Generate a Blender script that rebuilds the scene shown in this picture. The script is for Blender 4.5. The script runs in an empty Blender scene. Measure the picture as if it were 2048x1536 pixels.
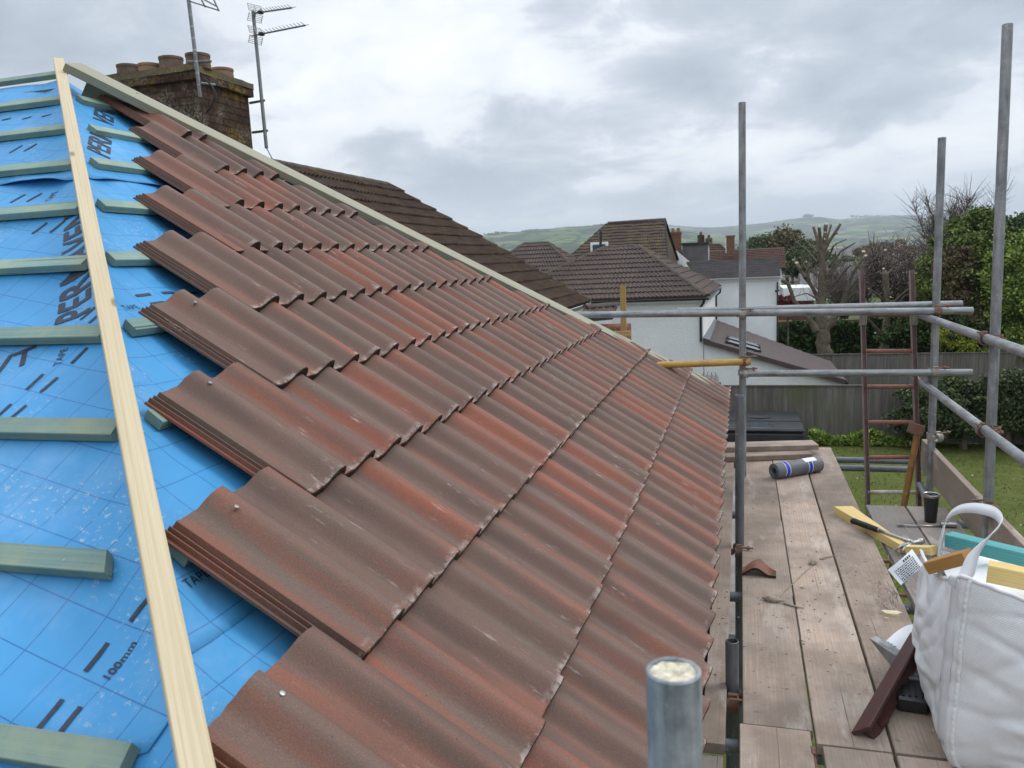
import bpy, bmesh, math, random
import numpy as np
from mathutils import Vector, Matrix, noise as mnoise
random.seed(7); rng=np.random.default_rng(7)
S=bpy.context.scene; COL=S.collection
# ------------------------------------------------------------------ camera
FPX=1583.27; PITCH=.1501; YAW=.2852; ROLL=.0465
CAMP=Vector((.0958,-3.1963,1.0922))
_f=Vector((-math.sin(YAW)*math.cos(PITCH),math.cos(YAW)*math.cos(PITCH),-math.sin(PITCH)))
_r=_f.cross(Vector((0,0,1))).normalized(); _u=_r.cross(_f)
_R=_r*math.cos(ROLL)-_u*math.sin(ROLL); _U=_r*math.sin(ROLL)+_u*math.cos(ROLL)
cd=bpy.data.cameras.new('camera'); cam=bpy.data.objects.new('camera',cd); COL.objects.link(cam)
cam.matrix_world=Matrix(((_R.x,_U.x,-_f.x,CAMP.x),(_R.y,_U.y,-_f.y,CAMP.y),(_R.z,_U.z,-_f.z,CAMP.z),(0,0,0,1)))
cd.sensor_width=36; cd.lens=36*FPX/2048; cd.clip_start=.05; cd.clip_end=30000
cd.dof.use_dof=True; cd.dof.focus_distance=4.0; cd.dof.aperture_fstop=10
S.camera=cam
# ------------------------------------------------------------------ light
w=bpy.data.worlds.new('World'); S.world=w; w.use_nodes=True
SUN_EL=math.radians(46); SUN_AZ=math.radians(62)     # azimuth from +Y towards +X
def build_world():
    nt=w.node_tree; nt.nodes.clear(); L=nt.links.new
    def n(t,**k):
        o=nt.nodes.new(t)
        for a,b in k.items(): setattr(o,a,b)
        return o
    out=n('ShaderNodeOutputWorld'); bg=n('ShaderNodeBackground'); L(bg.outputs[0],out.inputs[0])
    sky=n('ShaderNodeTexSky',sky_type='NISHITA',sun_disc=False,sun_elevation=SUN_EL,sun_rotation=SUN_AZ)
    sc=n('ShaderNodeVectorMath',operation='SCALE'); L(sky.outputs[0],sc.inputs[0]); sc.inputs['Scale'].default_value=.9
    tc=n('ShaderNodeTexCoord'); sep=n('ShaderNodeSeparateXYZ'); L(tc.outputs['Generated'],sep.inputs[0])
    def m(op,a,b=None,c=None):
        o=n('ShaderNodeMath',operation=op)
        for i,v in enumerate((a,b,c)):
            if v is None: continue
            if isinstance(v,(int,float)): o.inputs[i].default_value=v
            else: L(v,o.inputs[i])
        return o.outputs[0]
    z=m('MAXIMUM',sep.outputs[2],0.0); d=m('ADD',z,.30)
    cx=m('DIVIDE',sep.outputs[0],d); cy=m('DIVIDE',sep.outputs[1],d)
    cv=n('ShaderNodeCombineXYZ'); L(cx,cv.inputs[0]); L(cy,cv.inputs[1])
    def nz(scale,det,rough,dist,off):
        mp=n('ShaderNodeMapping'); L(cv.outputs[0],mp.inputs[0]); mp.inputs['Location'].default_value=off
        o=n('ShaderNodeTexNoise'); L(mp.outputs[0],o.inputs['Vector'])
        o.inputs['Scale'].default_value=scale;o.inputs['Detail'].default_value=det;o.inputs['Roughness'].default_value=rough;o.inputs['Distortion'].default_value=dist
        return o.outputs[0]
    def ramp(x,st):
        o=n('ShaderNodeValToRGB'); L(x,o.inputs[0]); e=o.color_ramp.elements
        while len(e)<len(st): e.new(.5)
        for i,(p,c) in enumerate(st): e[i].position=p; e[i].color=(*c,1)
        return o.outputs[0]
    big=nz(1.35,4,.5,.25,(3.1,1.7,0)); fine=nz(3.6,8,.60,.35,(7.3,2.2,0))
    s=m('ADD',m('MULTIPLY',big,.66),m('MULTIPLY',fine,.34))
    col=ramp(s,[(.39,(.34,.385,.45)),(.46,(.415,.46,.525)),(.503,(.50,.54,.60)),(.535,(.625,.66,.705)),(.575,(.69,.72,.755)),(.63,(.755,.78,.80))])
    hz=ramp(z,[(0,(.55,.61,.67)),(.055,(.55,.61,.67)),(.13,(.58,.63,.68))])
    hf=ramp(z,[(0,(1,1,1)),(.02,(.85,.85,.85)),(.11,(.12,.12,.12)),(.2,(0,0,0))])
    mx=n('ShaderNodeMix',data_type='RGBA'); L(hf,mx.inputs[0]); L(col,mx.inputs[6]); L(hz,mx.inputs[7])
    # overcast dome: the cloud deck is brighter high overhead than low in the sky
    gain=n('ShaderNodeMapRange',interpolation_type='SMOOTHSTEP'); L(z,gain.inputs[0])
    gain.inputs[1].default_value=.30; gain.inputs[2].default_value=.9; gain.inputs[3].default_value=1.0; gain.inputs[4].default_value=2.1
    g=n('ShaderNodeVectorMath',operation='SCALE'); L(mx.outputs[2],g.inputs[0]); L(gain.outputs[0],g.inputs['Scale'])
    g10=n('ShaderNodeVectorMath',operation='SCALE'); L(g.outputs[0],g10.inputs[0]); g10.inputs['Scale'].default_value=14.6
    # thin gaps of blue sky between the clouds
    blue=m('MULTIPLY',ramp(nz(.9,4,.5,.3,(11,5,0)),[(.52,(0,0,0)),(.72,(1,1,1))]),.22)
    m2=n('ShaderNodeMix',data_type='RGBA'); L(blue,m2.inputs[0]); L(g10.outputs[0],m2.inputs[6]); L(sc.outputs[0],m2.inputs[7])
    L(m2.outputs[2],bg.inputs[0]); bg.inputs[1].default_value=.1
build_world()
sd=bpy.data.lights.new('sun','SUN'); sun=bpy.data.objects.new('sun',sd); COL.objects.link(sun)
sd.energy=1.5; sd.angle=math.radians(22); sd.color=(1,.965,.91)
_d=Vector((math.sin(SUN_AZ)*math.cos(SUN_EL),math.cos(SUN_AZ)*math.cos(SUN_EL),math.sin(SUN_EL)))
sun.rotation_euler=_d.to_track_quat('Z','Y').to_euler()
S.view_settings.view_transform='Standard'; S.view_settings.look='None'; S.view_settings.exposure=0.0; S.view_settings.gamma=1
S.render.engine='CYCLES'; S.cycles.max_bounces=6; S.cycles.use_denoising=True
# ------------------------------------------------------------------ photo rays -> world points on real planes
def ray(px,py): return _R*((px-1024)/FPX)-_U*((py-768)/FPX)+_f
def PZ(px,py,z): d=ray(px,py); return CAMP+d*((z-CAMP.z)/d.z)
def PY(px,py,Y): d=ray(px,py); return CAMP+d*((Y-CAMP.y)/d.y)
def PX(px,py,X): d=ray(px,py); return CAMP+d*((X-CAMP.x)/d.x)
def PD(px,py,D): return CAMP+ray(px,py)*D
# ------------------------------------------------------------------ materials
class Mt:
    def __init__(s,name,rough=.7,metal=0,spec=.3):
        s.m=bpy.data.materials.new(name); s.m.use_nodes=True; s.nt=s.m.node_tree; s.b=s.nt.nodes['Principled BSDF']
        s.b.inputs['Roughness'].default_value=rough; s.b.inputs['Metallic'].default_value=metal; s.b.inputs['Specular IOR Level'].default_value=spec
        s.tc=s.n('ShaderNodeTexCoord')
    def n(s,t,**k):
        o=s.nt.nodes.new(t)
        for a,b in k.items(): setattr(o,a,b)
        return o
    def put(s,sock,v):
        if isinstance(v,(int,float)): sock.default_value=v
        elif isinstance(v,(tuple,list)): sock.default_value=(*v,1) if len(v)==3 and sock.type=='RGBA' else v
        else: s.nt.links.new(v,sock)
    def math(s,op,a,b=None,c=None,clamp=False):
        o=s.n('ShaderNodeMath',operation=op,use_clamp=clamp)
        for i,v in enumerate((a,b,c)):
            if v is not None: s.put(o.inputs[i],v)
        return o.outputs[0]
    def vec(s,kind='Object',scale=(1,1,1),loc=(0,0,0),rot=(0,0,0),rnd=False):
        v=s.tc.outputs[kind]
        if rnd:
            oi=s.n('ShaderNodeObjectInfo'); r=s.n('ShaderNodeVectorMath',operation='SCALE'); 
            cx=s.n('ShaderNodeCombineXYZ'); s.put(cx.inputs[0],oi.outputs['Random']); s.put(cx.inputs[1],s.math('FRACT',s.math('MULTIPLY',oi.outputs['Random'],17.3))); s.put(cx.inputs[2],s.math('FRACT',s.math('MULTIPLY',oi.outputs['Random'],57.1)))
            s.put(r.inputs[0],cx.outputs[0]); r.inputs['Scale'].default_value=20
            a=s.n('ShaderNodeVectorMath',operation='ADD'); s.put(a.inputs[0],v); s.put(a.inputs[1],r.outputs[0]); v=a.outputs[0]
        mp=s.n('ShaderNodeMapping'); s.put(mp.inputs[0],v); mp.inputs['Scale'].default_value=scale; mp.inputs['Location'].default_value=loc; mp.inputs['Rotation'].default_value=rot
        return mp.outputs[0]
    def noise(s,v,scale=5,det=4,rough=.55,dist=0):
        o=s.n('ShaderNodeTexNoise'); s.put(o.inputs['Vector'],v)
        for k,x in (('Scale',scale),('Detail',det),('Roughness',rough),('Distortion',dist)): o.inputs[k].default_value=x
        return o.outputs[0]
    def voro(s,v,scale=5,feature='F1',out='Distance',rnd=1):
        o=s.n('ShaderNodeTexVoronoi',feature=feature); s.put(o.inputs['Vector'],v); o.inputs['Scale'].default_value=scale; o.inputs['Randomness'].default_value=rnd
        return o.outputs[out]
    def ramp(s,x,st,interp='LINEAR'):
        o=s.n('ShaderNodeValToRGB'); s.put(o.inputs[0],x); o.color_ramp.interpolation=interp; e=o.color_ramp.elements
        while len(e)<len(st): e.new(.5)
        for i,(p,c) in enumerate(st):
            e[i].position=p; e[i].color=(*c,1) if isinstance(c,tuple) else (c,c,c,1)
        return o.outputs[0]
    def mix(s,f,a,b,mode='MIX'):
        o=s.n('ShaderNodeMix',data_type='RGBA',blend_type=mode); s.put(o.inputs[0],f); s.put(o.inputs[6],a); s.put(o.inputs[7],b); return o.outputs[2]
    def bump(s,h,st=.3,dist=.01):
        o=s.n('ShaderNodeBump'); s.put(o.inputs['Height'],h); o.inputs['Strength'].default_value=st; o.inputs['Distance'].default_value=dist
        s.nt.links.new(o.outputs[0],s.b.inputs['Normal'])
    def col(s,c): s.put(s.b.inputs['Base Color'],c); return s
    def rnd(s,lo,hi):
        oi=s.n('ShaderNodeObjectInfo'); return s.math('MULTIPLY_ADD',oi.outputs['Random'],hi-lo,lo)
    def isl(s): return s.n('ShaderNodeNewGeometry').outputs['Random Per Island']
def plain(name,c,rough=.6,metal=0,var=.12,scale=9,spec=.3,bump=.1):
    M=Mt(name,rough,metal,spec); v=M.vec('Object'); n=M.noise(v,scale,5,.6)
    lo=tuple(x*(1-var*1.6) for x in c); hi=tuple(min(1,x*(1+var)) for x in c)
    M.col(M.ramp(n,[(.3,lo),(.7,hi)]))
    if bump: M.bump(M.noise(v,scale*6,4,.6),bump,.004)
    return M.m
def wood(name,base,dark,light,grain=1.0,stain=None,rough=.75,dirt=.0,bumpd=.0012,knots=True,val=.16):
    M=Mt(name,rough,0,.25)
    v=M.vec('Object',rnd=True)
    def mp(sc,lo=(0,0,0)):
        o=M.n('ShaderNodeMapping'); M.put(o.inputs[0],v); o.inputs['Scale'].default_value=sc; o.inputs['Location'].default_value=lo; return o.outputs[0]
    wv=M.n('ShaderNodeTexWave',wave_type='RINGS',rings_direction='X',wave_profile='SAW'); M.put(wv.inputs[0],mp((.10,1,1),(0,.02,.11)))
    for k,x in (('Scale',34*grain),('Distortion',3.2),('Detail',3),('Detail Scale',.55),('Detail Roughness',.45)): wv.inputs[k].default_value=x
    fib=M.noise(mp((3,160,160)),1,4,.65); broad=M.noise(mp((.9,5,5)),1.2,4,.6); blot=M.noise(v,7,5,.65)
    g=M.math('ADD',M.math('MULTIPLY',wv.outputs[1],.20),M.math('MULTIPLY',fib,.80))
    c=M.ramp(g,[(.22,dark),(.48,base),(.78,light)])
    c=M.mix(M.ramp(broad,[(.35,0.),(.7,.55)]),c,M.mix(.5,dark,base))
    if stain: c=M.mix(M.ramp(blot,[(.38,0.),(.68,.8)]),c,stain)
    h=g
    if knots:
        kd=M.voro(mp((2.2,6.5,6.5)),1.0,rnd=1.0); kf=M.ramp(kd,[(.035,1.),(.075,0.)])
        c=M.mix(M.math('MULTIPLY',kf,.75),c,tuple(x*.35 for x in dark))
    crk=M.ramp(M.noise(mp((.8,70,70),(3,3,3)),1,2,.5),[(.70,0.),(.735,1.)])
    c=M.mix(M.math('MULTIPLY',crk,.7),c,tuple(x*.2 for x in dark))
    if dirt:
        d=M.ramp(M.noise(v,26,5,.7),[(.60,0.),(.70,1.)]); c=M.mix(M.math('MULTIPLY',d,dirt),c,(.09,.07,.05))
        d2=M.ramp(M.noise(v,2.6,5,.65),[(.42,0.),(.62,1.)]); c=M.mix(M.math('MULTIPLY',d2,min(.75,dirt*1.5)),c,(.215,.165,.13))
        d3=M.ramp(M.noise(mp((.5,2,2),(7,2,5)),3.0,5,.7),[(.56,0.),(.66,1.)]); c=M.mix(M.math('MULTIPLY',d3,dirt*1.1),c,(.52,.45,.385))
        sp=M.math('MULTIPLY',M.ramp(M.noise(v,48,4,.7),[(.66,0.),(.70,1.)]),M.ramp(M.noise(v,4,3,.6),[(.48,0.),(.62,1.)])); c=M.mix(M.math('MULTIPLY',sp,.75),c,(.55,.52,.47))
    hs=M.n('ShaderNodeHueSaturation'); M.put(hs.inputs['Color'],c); M.put(hs.inputs['Value'],M.rnd(1-val,1+val)); c=hs.outputs[0]
    M.col(c); M.bump(M.math('SUBTRACT',h,M.math('MULTIPLY',crk,1.5)),.6,bumpd); return M.m
MAT={}
MAT['scaf']=wood('weathered_scaffold_board',(.43,.325,.25),(.29,.215,.165),(.55,.44,.355),.8,(.36,.30,.255),dirt=.5,val=.2)
MAT['scafdark']=wood('grey_damp_scaffold_board',(.20,.185,.175),(.13,.118,.11),(.29,.27,.255),.8,(.24,.215,.19),dirt=.4)
MAT['toe']=wood('brown_toe_board',(.26,.205,.165),(.18,.14,.11),(.36,.30,.25),.7,(.23,.19,.165),dirt=.4)
MAT['pine']=wood('fresh_pine',(.55,.46,.305),(.46,.36,.22),(.63,.55,.39),1.2,None,.65,0)
MAT['pineY']=wood('yellow_pine_offcut',(.66,.49,.20),(.55,.38,.13),(.75,.60,.30),1.2,None,.6,0)
MAT['pineG']=wood('pale_green_treated_board',(.37,.35,.255),(.28,.265,.185),(.46,.43,.32),1.0,(.33,.34,.26),.65,.05)
MAT['batten']=wood('blue_green_treated_batten',(.175,.285,.265),(.12,.21,.20),(.27,.37,.32),1.1,(.30,.36,.25),.7,.10)
MAT['teal']=wood('teal_treated_timber',(.10,.36,.36),(.07,.28,.29),(.17,.45,.43),1.0,None,.6,0,knots=False)
MAT['orange']=wood('orange_brown_timber',(.42,.22,.07),(.32,.15,.04),(.52,.30,.11),1.0,None,.6,0)
MAT['brownpost']=wood('brown_scaffold_timber',(.36,.21,.07),(.24,.13,.04),(.46,.30,.12),1.0,None,.7,.2)
def m_steel(name,a,b,rust=.0,rough=.42,metal=.75):
    M=Mt(name,rough,metal,.5); v=M.vec('Object',rnd=True)
    n=M.noise(v,13,7,.72); n2=M.noise(M.vec('Object',(1,1,.12),rnd=True),45,4,.6)
    c=M.ramp(M.math('MULTIPLY_ADD',n2,.5,M.math('MULTIPLY',n,.5)),[(.36,a),(.62,b)])
    sp=M.ramp(M.noise(v,38,5,.7),[(.63,0.),(.70,1.)]); c=M.mix(M.math('MULTIPLY',sp,.6),c,(.60,.58,.54))
    if rust:
        r=M.ramp(M.noise(v,14,5,.7),[(.5-rust*.3,0.),(.62,1.)]); c=M.mix(M.math('MULTIPLY',r,min(1,rust*1.6)),c,(.16,.062,.028))
        M.put(M.b.inputs['Metallic'],M.math('MULTIPLY',M.math('SUBTRACT',1,r),metal))
    M.col(c); M.put(M.b.inputs['Roughness'],M.ramp(n,[(.3,rough-.08),(.7,rough+.18)])); M.bump(M.noise(v,60,4,.6),.25,.002); return M.m
MAT['tube']=m_steel('galvanised_tube',(.15,.155,.16),(.36,.365,.37),0,.48,.55)
MAT['tubedk']=m_steel('dull_dark_tube',(.10,.11,.12),(.20,.21,.22),0,.55,.5)
MAT['stub']=m_steel('scuffed_tube',(.07,.095,.115),(.40,.43,.45),0,.5,.3)
MAT['rust']=m_steel('rusty_coupler',(.15,.12,.10),(.26,.23,.21),.8,.6,.5)
MAT['coup']=m_steel('drop_forged_coupler',(.26,.25,.22),(.42,.40,.36),.25,.5,.6)
MAT['yel']=m_steel('yellow_painted_tube',(.42,.25,.05),(.58,.36,.09),.15,.5,.0)
MAT['ladder']=m_steel('red_oxide_ladder',(.17,.115,.11),(.27,.20,.195),.25,.6,.1)
MAT['rungr']=m_steel('red_rung',(.21,.075,.055),(.30,.12,.09),.3,.6,.0)
MAT['rungw']=m_steel('pale_rung',(.42,.38,.32),(.60,.56,.5),.3,.6,.0)
MAT['orangest']=m_steel('orange_steel_post',(.30,.13,.03),(.42,.20,.05),.5,.65,.1)
MAT['black']=plain('black_rubber',(.012,.012,.013),.45); MAT['blackm']=plain('black_plastic',(.02,.02,.021),.35,spec=.5)
MAT['dark']=plain('dark_gap',(.03,.03,.032),.8); MAT['gutter']=plain('black_gutter',(.018,.018,.02),.3,spec=.5,bump=0)
MAT['maroon']=plain('dark_maroon_plastic',(.075,.028,.024),.4,spec=.45)
MAT['chrome']=m_steel('tool_steel',(.30,.29,.28),(.5,.49,.47),0,.28,.9)
MAT['upvc']=plain('white_plastic',(.78,.79,.8),.35,spec=.5,var=.03)
MAT['glass']=plain('dark_window_glass',(.06,.07,.08),.08,spec=.8,bump=0)
MAT['mud']=plain('dried_mortar',(.36,.30,.235),.95,var=.2,scale=60)
MAT['chip']=plain('pale_wood_chip',(.66,.56,.38),.8,var=.15,scale=60)
MAT['paper']=plain('white_paper',(.80,.83,.86),.6,var=.03,bump=0); MAT['ink']=plain('printed_ink',(.05,.05,.07),.7,bump=0)
MAT['terra']=plain('terracotta_pot',(.27,.17,.105),.85,var=.25,scale=8); MAT['terradk']=plain('sooty_pot',(.15,.105,.078),.9,var=.3,scale=8)
def m_render():
    M=Mt('white_roughcast_render',.9,0,.15); v=M.vec('Object'); big=M.noise(v,.6,4,.6); f=M.noise(v,14,5,.7)
    c=M.ramp(big,[(.3,(.76,.77,.77)),(.7,(.86,.86,.85))]); c=M.mix(M.ramp(f,[(.35,.35),(.6,0.)]),c,(.66,.67,.67))
    M.col(c); M.bump(M.noise(v,26,5,.75),.9,.03); return M.m
MAT['render']=m_render(); MAT['whitewall']=plain('smooth_white_wall',(.84,.85,.85),.85,var=.04,scale=1.2)
# concrete roof tiles: sprayed grey-brown over red streaks running down the slope
def m_tile():
    M=Mt('brindled_concrete_tile',.56,0,.28); v=M.vec('Object',rnd=True)
    def mp(sc,lo=(0,0,0)):
        o=M.n('ShaderNodeMapping'); M.put(o.inputs[0],v); o.inputs['Scale'].default_value=sc; o.inputs['Location'].default_value=lo; return o.outputs[0]
    a=M.noise(mp((.9,15,3)),1,3,.5); b=M.noise(mp((1.7,8,3),(5,5,5)),1,4,.55); g=M.noise(v,420,2,.6)
    c=M.ramp(b,[(.30,(.104,.064,.049)),(.5,(.156,.090,.067)),(.7,(.136,.094,.070))])
    rd=M.math('MULTIPLY',M.ramp(a,[(.485,0.),(.635,1.)]),M.ramp(b,[(.32,.25),(.60,1.)]))
    c=M.mix(M.math('MULTIPLY',rd,.82),c,(.300,.082,.042))
    c=M.mix(M.ramp(g,[(.40,.45),(.55,0.)]),c,(.070,.048,.042))
    c=M.mix(M.math('MULTIPLY',M.ramp(g,[(.64,0.),(.74,1.)]),.3),c,(.36,.29,.26))
    # pale lime scuffs and drag marks
    sm=M.ramp(M.noise(v,5.5,3,.6),[(.52,0.),(.68,1.)]); sc=M.ramp(M.noise(mp((9,85,40)),1,5,.75),[(.60,0.),(.66,1.)])
    c=M.mix(M.math('MULTIPLY',M.math('MULTIPLY',sm,sc),.62),c,(.56,.48,.43))
    sep=M.n('ShaderNodeSeparateXYZ'); M.put(sep.inputs[0],M.tc.outputs['Object'])
    edge=M.ramp(sep.outputs[0],[(.0,1.),(.024,0.)]); en=M.ramp(M.noise(v,26,5,.75),[(.50,0.),(.60,1.)])
    c=M.mix(M.math('MULTIPLY',M.math('MULTIPLY',edge,en),.55),c,(.60,.52,.47))
    pit=M.ramp(M.voro(v,34),[(.045,1.),(.06,0.)]); pm=M.math('GREATER_THAN',M.voro(v,34,out='Color'),.62) if False else .8
    c=M.mix(M.math('MULTIPLY',pit,pm),c,(.05,.035,.03))
    M.col(c); M.bump(M.math('SUBTRACT',g,pit),.25,.0008); return M.m
MAT['tile']=m_tile()
def m_tile_end():
    M=Mt('raw_tile_edge',.95,0,.1); v=M.vec('Object',rnd=True); n=M.noise(v,220,4,.75)
    M.col(M.ramp(n,[(.35,(.022,.015,.012)),(.55,(.060,.041,.033)),(.78,(.15,.11,.09))])); M.bump(n,1,.004); return M.m
MAT['tileend']=m_tile_end()
def m_oldtile(name,c1,c2,moss,mossamt=.5,rough=.9):
    M=Mt(name,rough,0,.15); v=M.vec('Object'); n=M.noise(v,3,5,.65); f=M.noise(v,45,4,.7)
    st=M.noise(M.vec('UV',(.6,9,1)),1,3,.6)
    c=M.ramp(n,[(.3,c1),(.7,c2)]); c=M.mix(M.ramp(f,[(.4,.5),(.6,0.)]),c,tuple(x*.45 for x in c1))
    c=M.mix(M.math('MULTIPLY',M.ramp(st,[(.45,0.),(.7,1.)]),.35),c,tuple(x*1.5 for x in c2))
    ms=M.math('MULTIPLY',M.ramp(M.noise(v,1.3,5,.7),[(.48,0.),(.68,1.)]),M.ramp(f,[(.45,0.),(.6,1.)]))
    c=M.mix(M.math('MULTIPLY',ms,mossamt),c,moss)
    M.col(c); M.bump(f,.5,.01); return M.m
MAT['old1']=m_oldtile('brown_weathered_tile',(.050,.035,.029),(.086,.058,.045),(.17,.12,.04),.6)
MAT['old2']=m_oldtile('grey_brown_tile',(.082,.064,.058),(.128,.098,.088),(.16,.125,.05),.35)
MAT['old3']=m_oldtile('mossy_dark_tile',(.060,.046,.040),(.105,.075,.060),(.20,.17,.06),.9)
MAT['oldred']=m_oldtile('red_brown_tile',(.080,.045,.038),(.12,.065,.052),(.12,.09,.05),.3)
MAT['newbrown']=plain('plain_brown_tile',(.078,.056,.052),.6,var=.12,scale=2)
MAT['slat']=plain('grey_ribbed_sheet',(.14,.13,.13),.6,var=.15,scale=2)
MAT['ridge']=m_oldtile('ridge_tile',(.075,.062,.055),(.12,.10,.085),(.22,.16,.06),.7)
def m_brick(name,c1,c2,mort,lichen=0,scale=1.0,kind='Object'):
    M=Mt(name,.95,0,.1); v=M.vec(kind); sep=M.n('ShaderNodeSeparateXYZ'); M.put(sep.inputs[0],v)
    cx=M.n('ShaderNodeCombineXYZ'); M.put(cx.inputs[0],M.math('ADD',sep.outputs[0],sep.outputs[1])); M.put(cx.inputs[1],sep.outputs[2])
    br=M.n('ShaderNodeTexBrick'); M.put(br.inputs['Vector'],cx.outputs[0]); br.inputs['Scale'].default_value=scale
    for k,x in (('Mortar Size',.009),('Mortar Smooth',.3),('Brick Width',.225),('Row Height',.075),('Bias',0)): br.inputs[k].default_value=x
    M.put(br.inputs['Color1'],c1); M.put(br.inputs['Color2'],c2); M.put(br.inputs['Mortar'],mort)
    n=M.noise(v,30,5,.7); c=M.mix(M.ramp(n,[(.4,.6),(.6,0.)]),br.outputs[0],tuple(x*.35 for x in c1))
    if lichen:
        pale=M.math('MULTIPLY',M.ramp(M.noise(v,2.0,3,.6),[(.47,0.),(.66,1.)]),M.ramp(M.noise(v,42,5,.75),[(.47,0.),(.56,1.)]))
        c=M.mix(M.math('MULTIPLY',pale,lichen),c,(.34,.30,.24))
        ye=M.math('MULTIPLY',M.ramp(M.noise(M.vec(kind,loc=(9,4,2)),2.6,3,.6),[(.55,0.),(.7,1.)]),M.ramp(M.noise(v,26,5,.75),[(.42,0.),(.58,1.)]))
        c=M.mix(M.math('MULTIPLY',ye,lichen),c,(.27,.185,.03))
    M.col(c); M.bump(M.math('SUBTRACT',n,M.math('MULTIPLY',br.outputs['Fac'],1.6)),.8,.012); return M.m
MAT['brickold']=m_brick('sooty_lichen_brick',(.060,.040,.033),(.105,.062,.048),(.045,.038,.033),.8)
MAT['brickred']=m_brick('red_brick',(.22,.085,.05),(.28,.12,.075),(.3,.27,.23))
MAT['capold']=m_oldtile('lichen_mortar_cap',(.10,.085,.06),(.17,.14,.10),(.26,.18,.04),.9)
# underlay
def m_membrane():
    M=Mt('blue_breathable_underlay',.55,0,.3); uv=M.vec('UV'); sep=M.n('ShaderNodeSeparateXYZ'); M.put(sep.inputs[0],uv)
    def line(c,off):
        f=M.math('FRACT',M.math('ADD',M.math('DIVIDE',c,.104),off)); return M.math('LESS_THAN',M.math('ABSOLUTE',M.math('SUBTRACT',f,.5)),.0125)
    ln=M.math('MAXIMUM',line(sep.outputs[0],.13),line(sep.outputs[1],.30))
    n=M.noise(uv,2.2,4,.6); c=M.ramp(n,[(.3,(.042,.245,.51)),(.7,(.070,.315,.61))])
    wv=M.math('SINE',M.math('MULTIPLY',sep.outputs[0],1150)); 
    c=M.mix(M.math('MULTIPLY_ADD',wv,.10,.10),c,(.09,.36,.68))
    c=M.mix(M.math('MULTIPLY',ln,.72),c,(.02,.10,.30))
    dm=M.ramp(M.noise(M.vec('UV',loc=(3,1,0)),2.9,2,.5),[(.54,0.),(.63,1.)]); ds=M.ramp(M.noise(uv,62,5,.78),[(.575,0.),(.62,1.)])
    dust=M.math('MULTIPLY',dm,ds); c=M.mix(M.math('MULTIPLY',dust,.6),c,(.55,.58,.56))
    haze=M.ramp(M.noise(M.vec('UV',loc=(3,1,0)),2.4,5,.7),[(.50,0.),(.8,.35)]); c=M.mix(haze,c,(.36,.52,.72))
    M.col(c); M.bump(M.math('ADD',M.math('MULTIPLY',wv,.25),M.math('MULTIPLY',dust,1.0)),.25,.001); return M.m
MAT['mem']=m_membrane(); MAT['print']=plain('black_print',(.035,.045,.07),.6,var=.25,scale=80,bump=0)
def m_leaf(name,c1,c2,c3=None,rough=.6):
    M=Mt(name,rough,0,.2); r=M.isl(); n=M.noise(M.vec('Object'),.8,3,.6)
    c=M.ramp(r,[(0.,c1),(.6,c2),(1.,c3 or c2)]); c=M.mix(M.ramp(n,[(.35,.5),(.65,0.)]),c,tuple(x*.5 for x in c1)); M.col(c)
    M.b.inputs['Subsurface Weight'].default_value=0; return M.m
MAT['hedge']=m_leaf('dark_hedge_leaf',(0.024,0.049,0.014),(0.049,0.089,0.022),(0.095,0.149,0.041))
MAT['bush']=m_leaf('glossy_bush_leaf',(0.035,0.055,0.023),(0.079,0.110,0.042),(0.176,0.211,0.089))
MAT['conif']=m_leaf('mid_green_foliage',(0.079,0.114,0.029),(0.150,0.203,0.049),(0.229,0.276,0.073))
MAT['bright']=m_leaf('bright_green_foliage',(0.105,0.162,0.032),(0.194,0.276,0.056),(0.351,0.421,0.082))
MAT['yelbush']=m_leaf('yellow_green_foliage',(.12,.16,.02),(.26,.30,.03),(.42,.42,.05))
MAT['brownf']=m_leaf('brownish_foliage',(0.105,0.082,0.046),(0.166,0.121,0.065),(0.211,0.179,0.082))
MAT['blossom']=m_leaf('pale_blossom',(.20,.16,.13),(.40,.35,.32),(.62,.56,.54))
MAT['blade']=m_leaf('grass_blade',(.075,.095,.02),(.11,.135,.032),(.16,.17,.06))
MAT['redleaf']=m_leaf('dark_red_leaf',(.10,.012,.018),(.17,.02,.03),(.20,.04,.05))
MAT['fartree']=m_leaf('far_tree_leaf',(0.061,0.088,0.038),(0.101,0.135,0.054),(0.149,0.176,0.074))
MAT['twig']=plain('brown_twig',(.13,.105,.085),.9,var=.25,scale=5,bump=0)
MAT['bark']=plain('lichened_bark',(.145,.122,.088),.95,var=.3,scale=7,bump=.6); MAT['cut']=plain('fresh_cut_wood',(.50,.42,.31),.8,var=.08)
def m_fence():
    M=Mt('weathered_feather_board',.9,0,.15); v=M.vec('Object'); sep=M.n('ShaderNodeSeparateXYZ'); M.put(sep.inputs[0],v)
    pid=M.math('FLOOR',M.math('DIVIDE',sep.outputs[0],.11)); wn=M.n('ShaderNodeTexWhiteNoise',noise_dimensions='1D'); M.put(wn.inputs['W'],pid)
    st=M.noise(M.vec('Object',(14,14,.7)),1,5,.7); c=M.ramp(st,[(.3,(.085,.078,.07)),(.5,(.15,.138,.125)),(.7,(.235,.22,.20))])
    c=M.mix(M.math('MULTIPLY',wn.outputs[0],.5),c,(.10,.085,.07)); gr=M.ramp(M.noise(v,.6,3,.6),[(.52,0.),(.7,.6)]); c=M.mix(gr,c,(.105,.115,.055))
    M.col(c); return M.m
MAT['fence']=m_fence()
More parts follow.
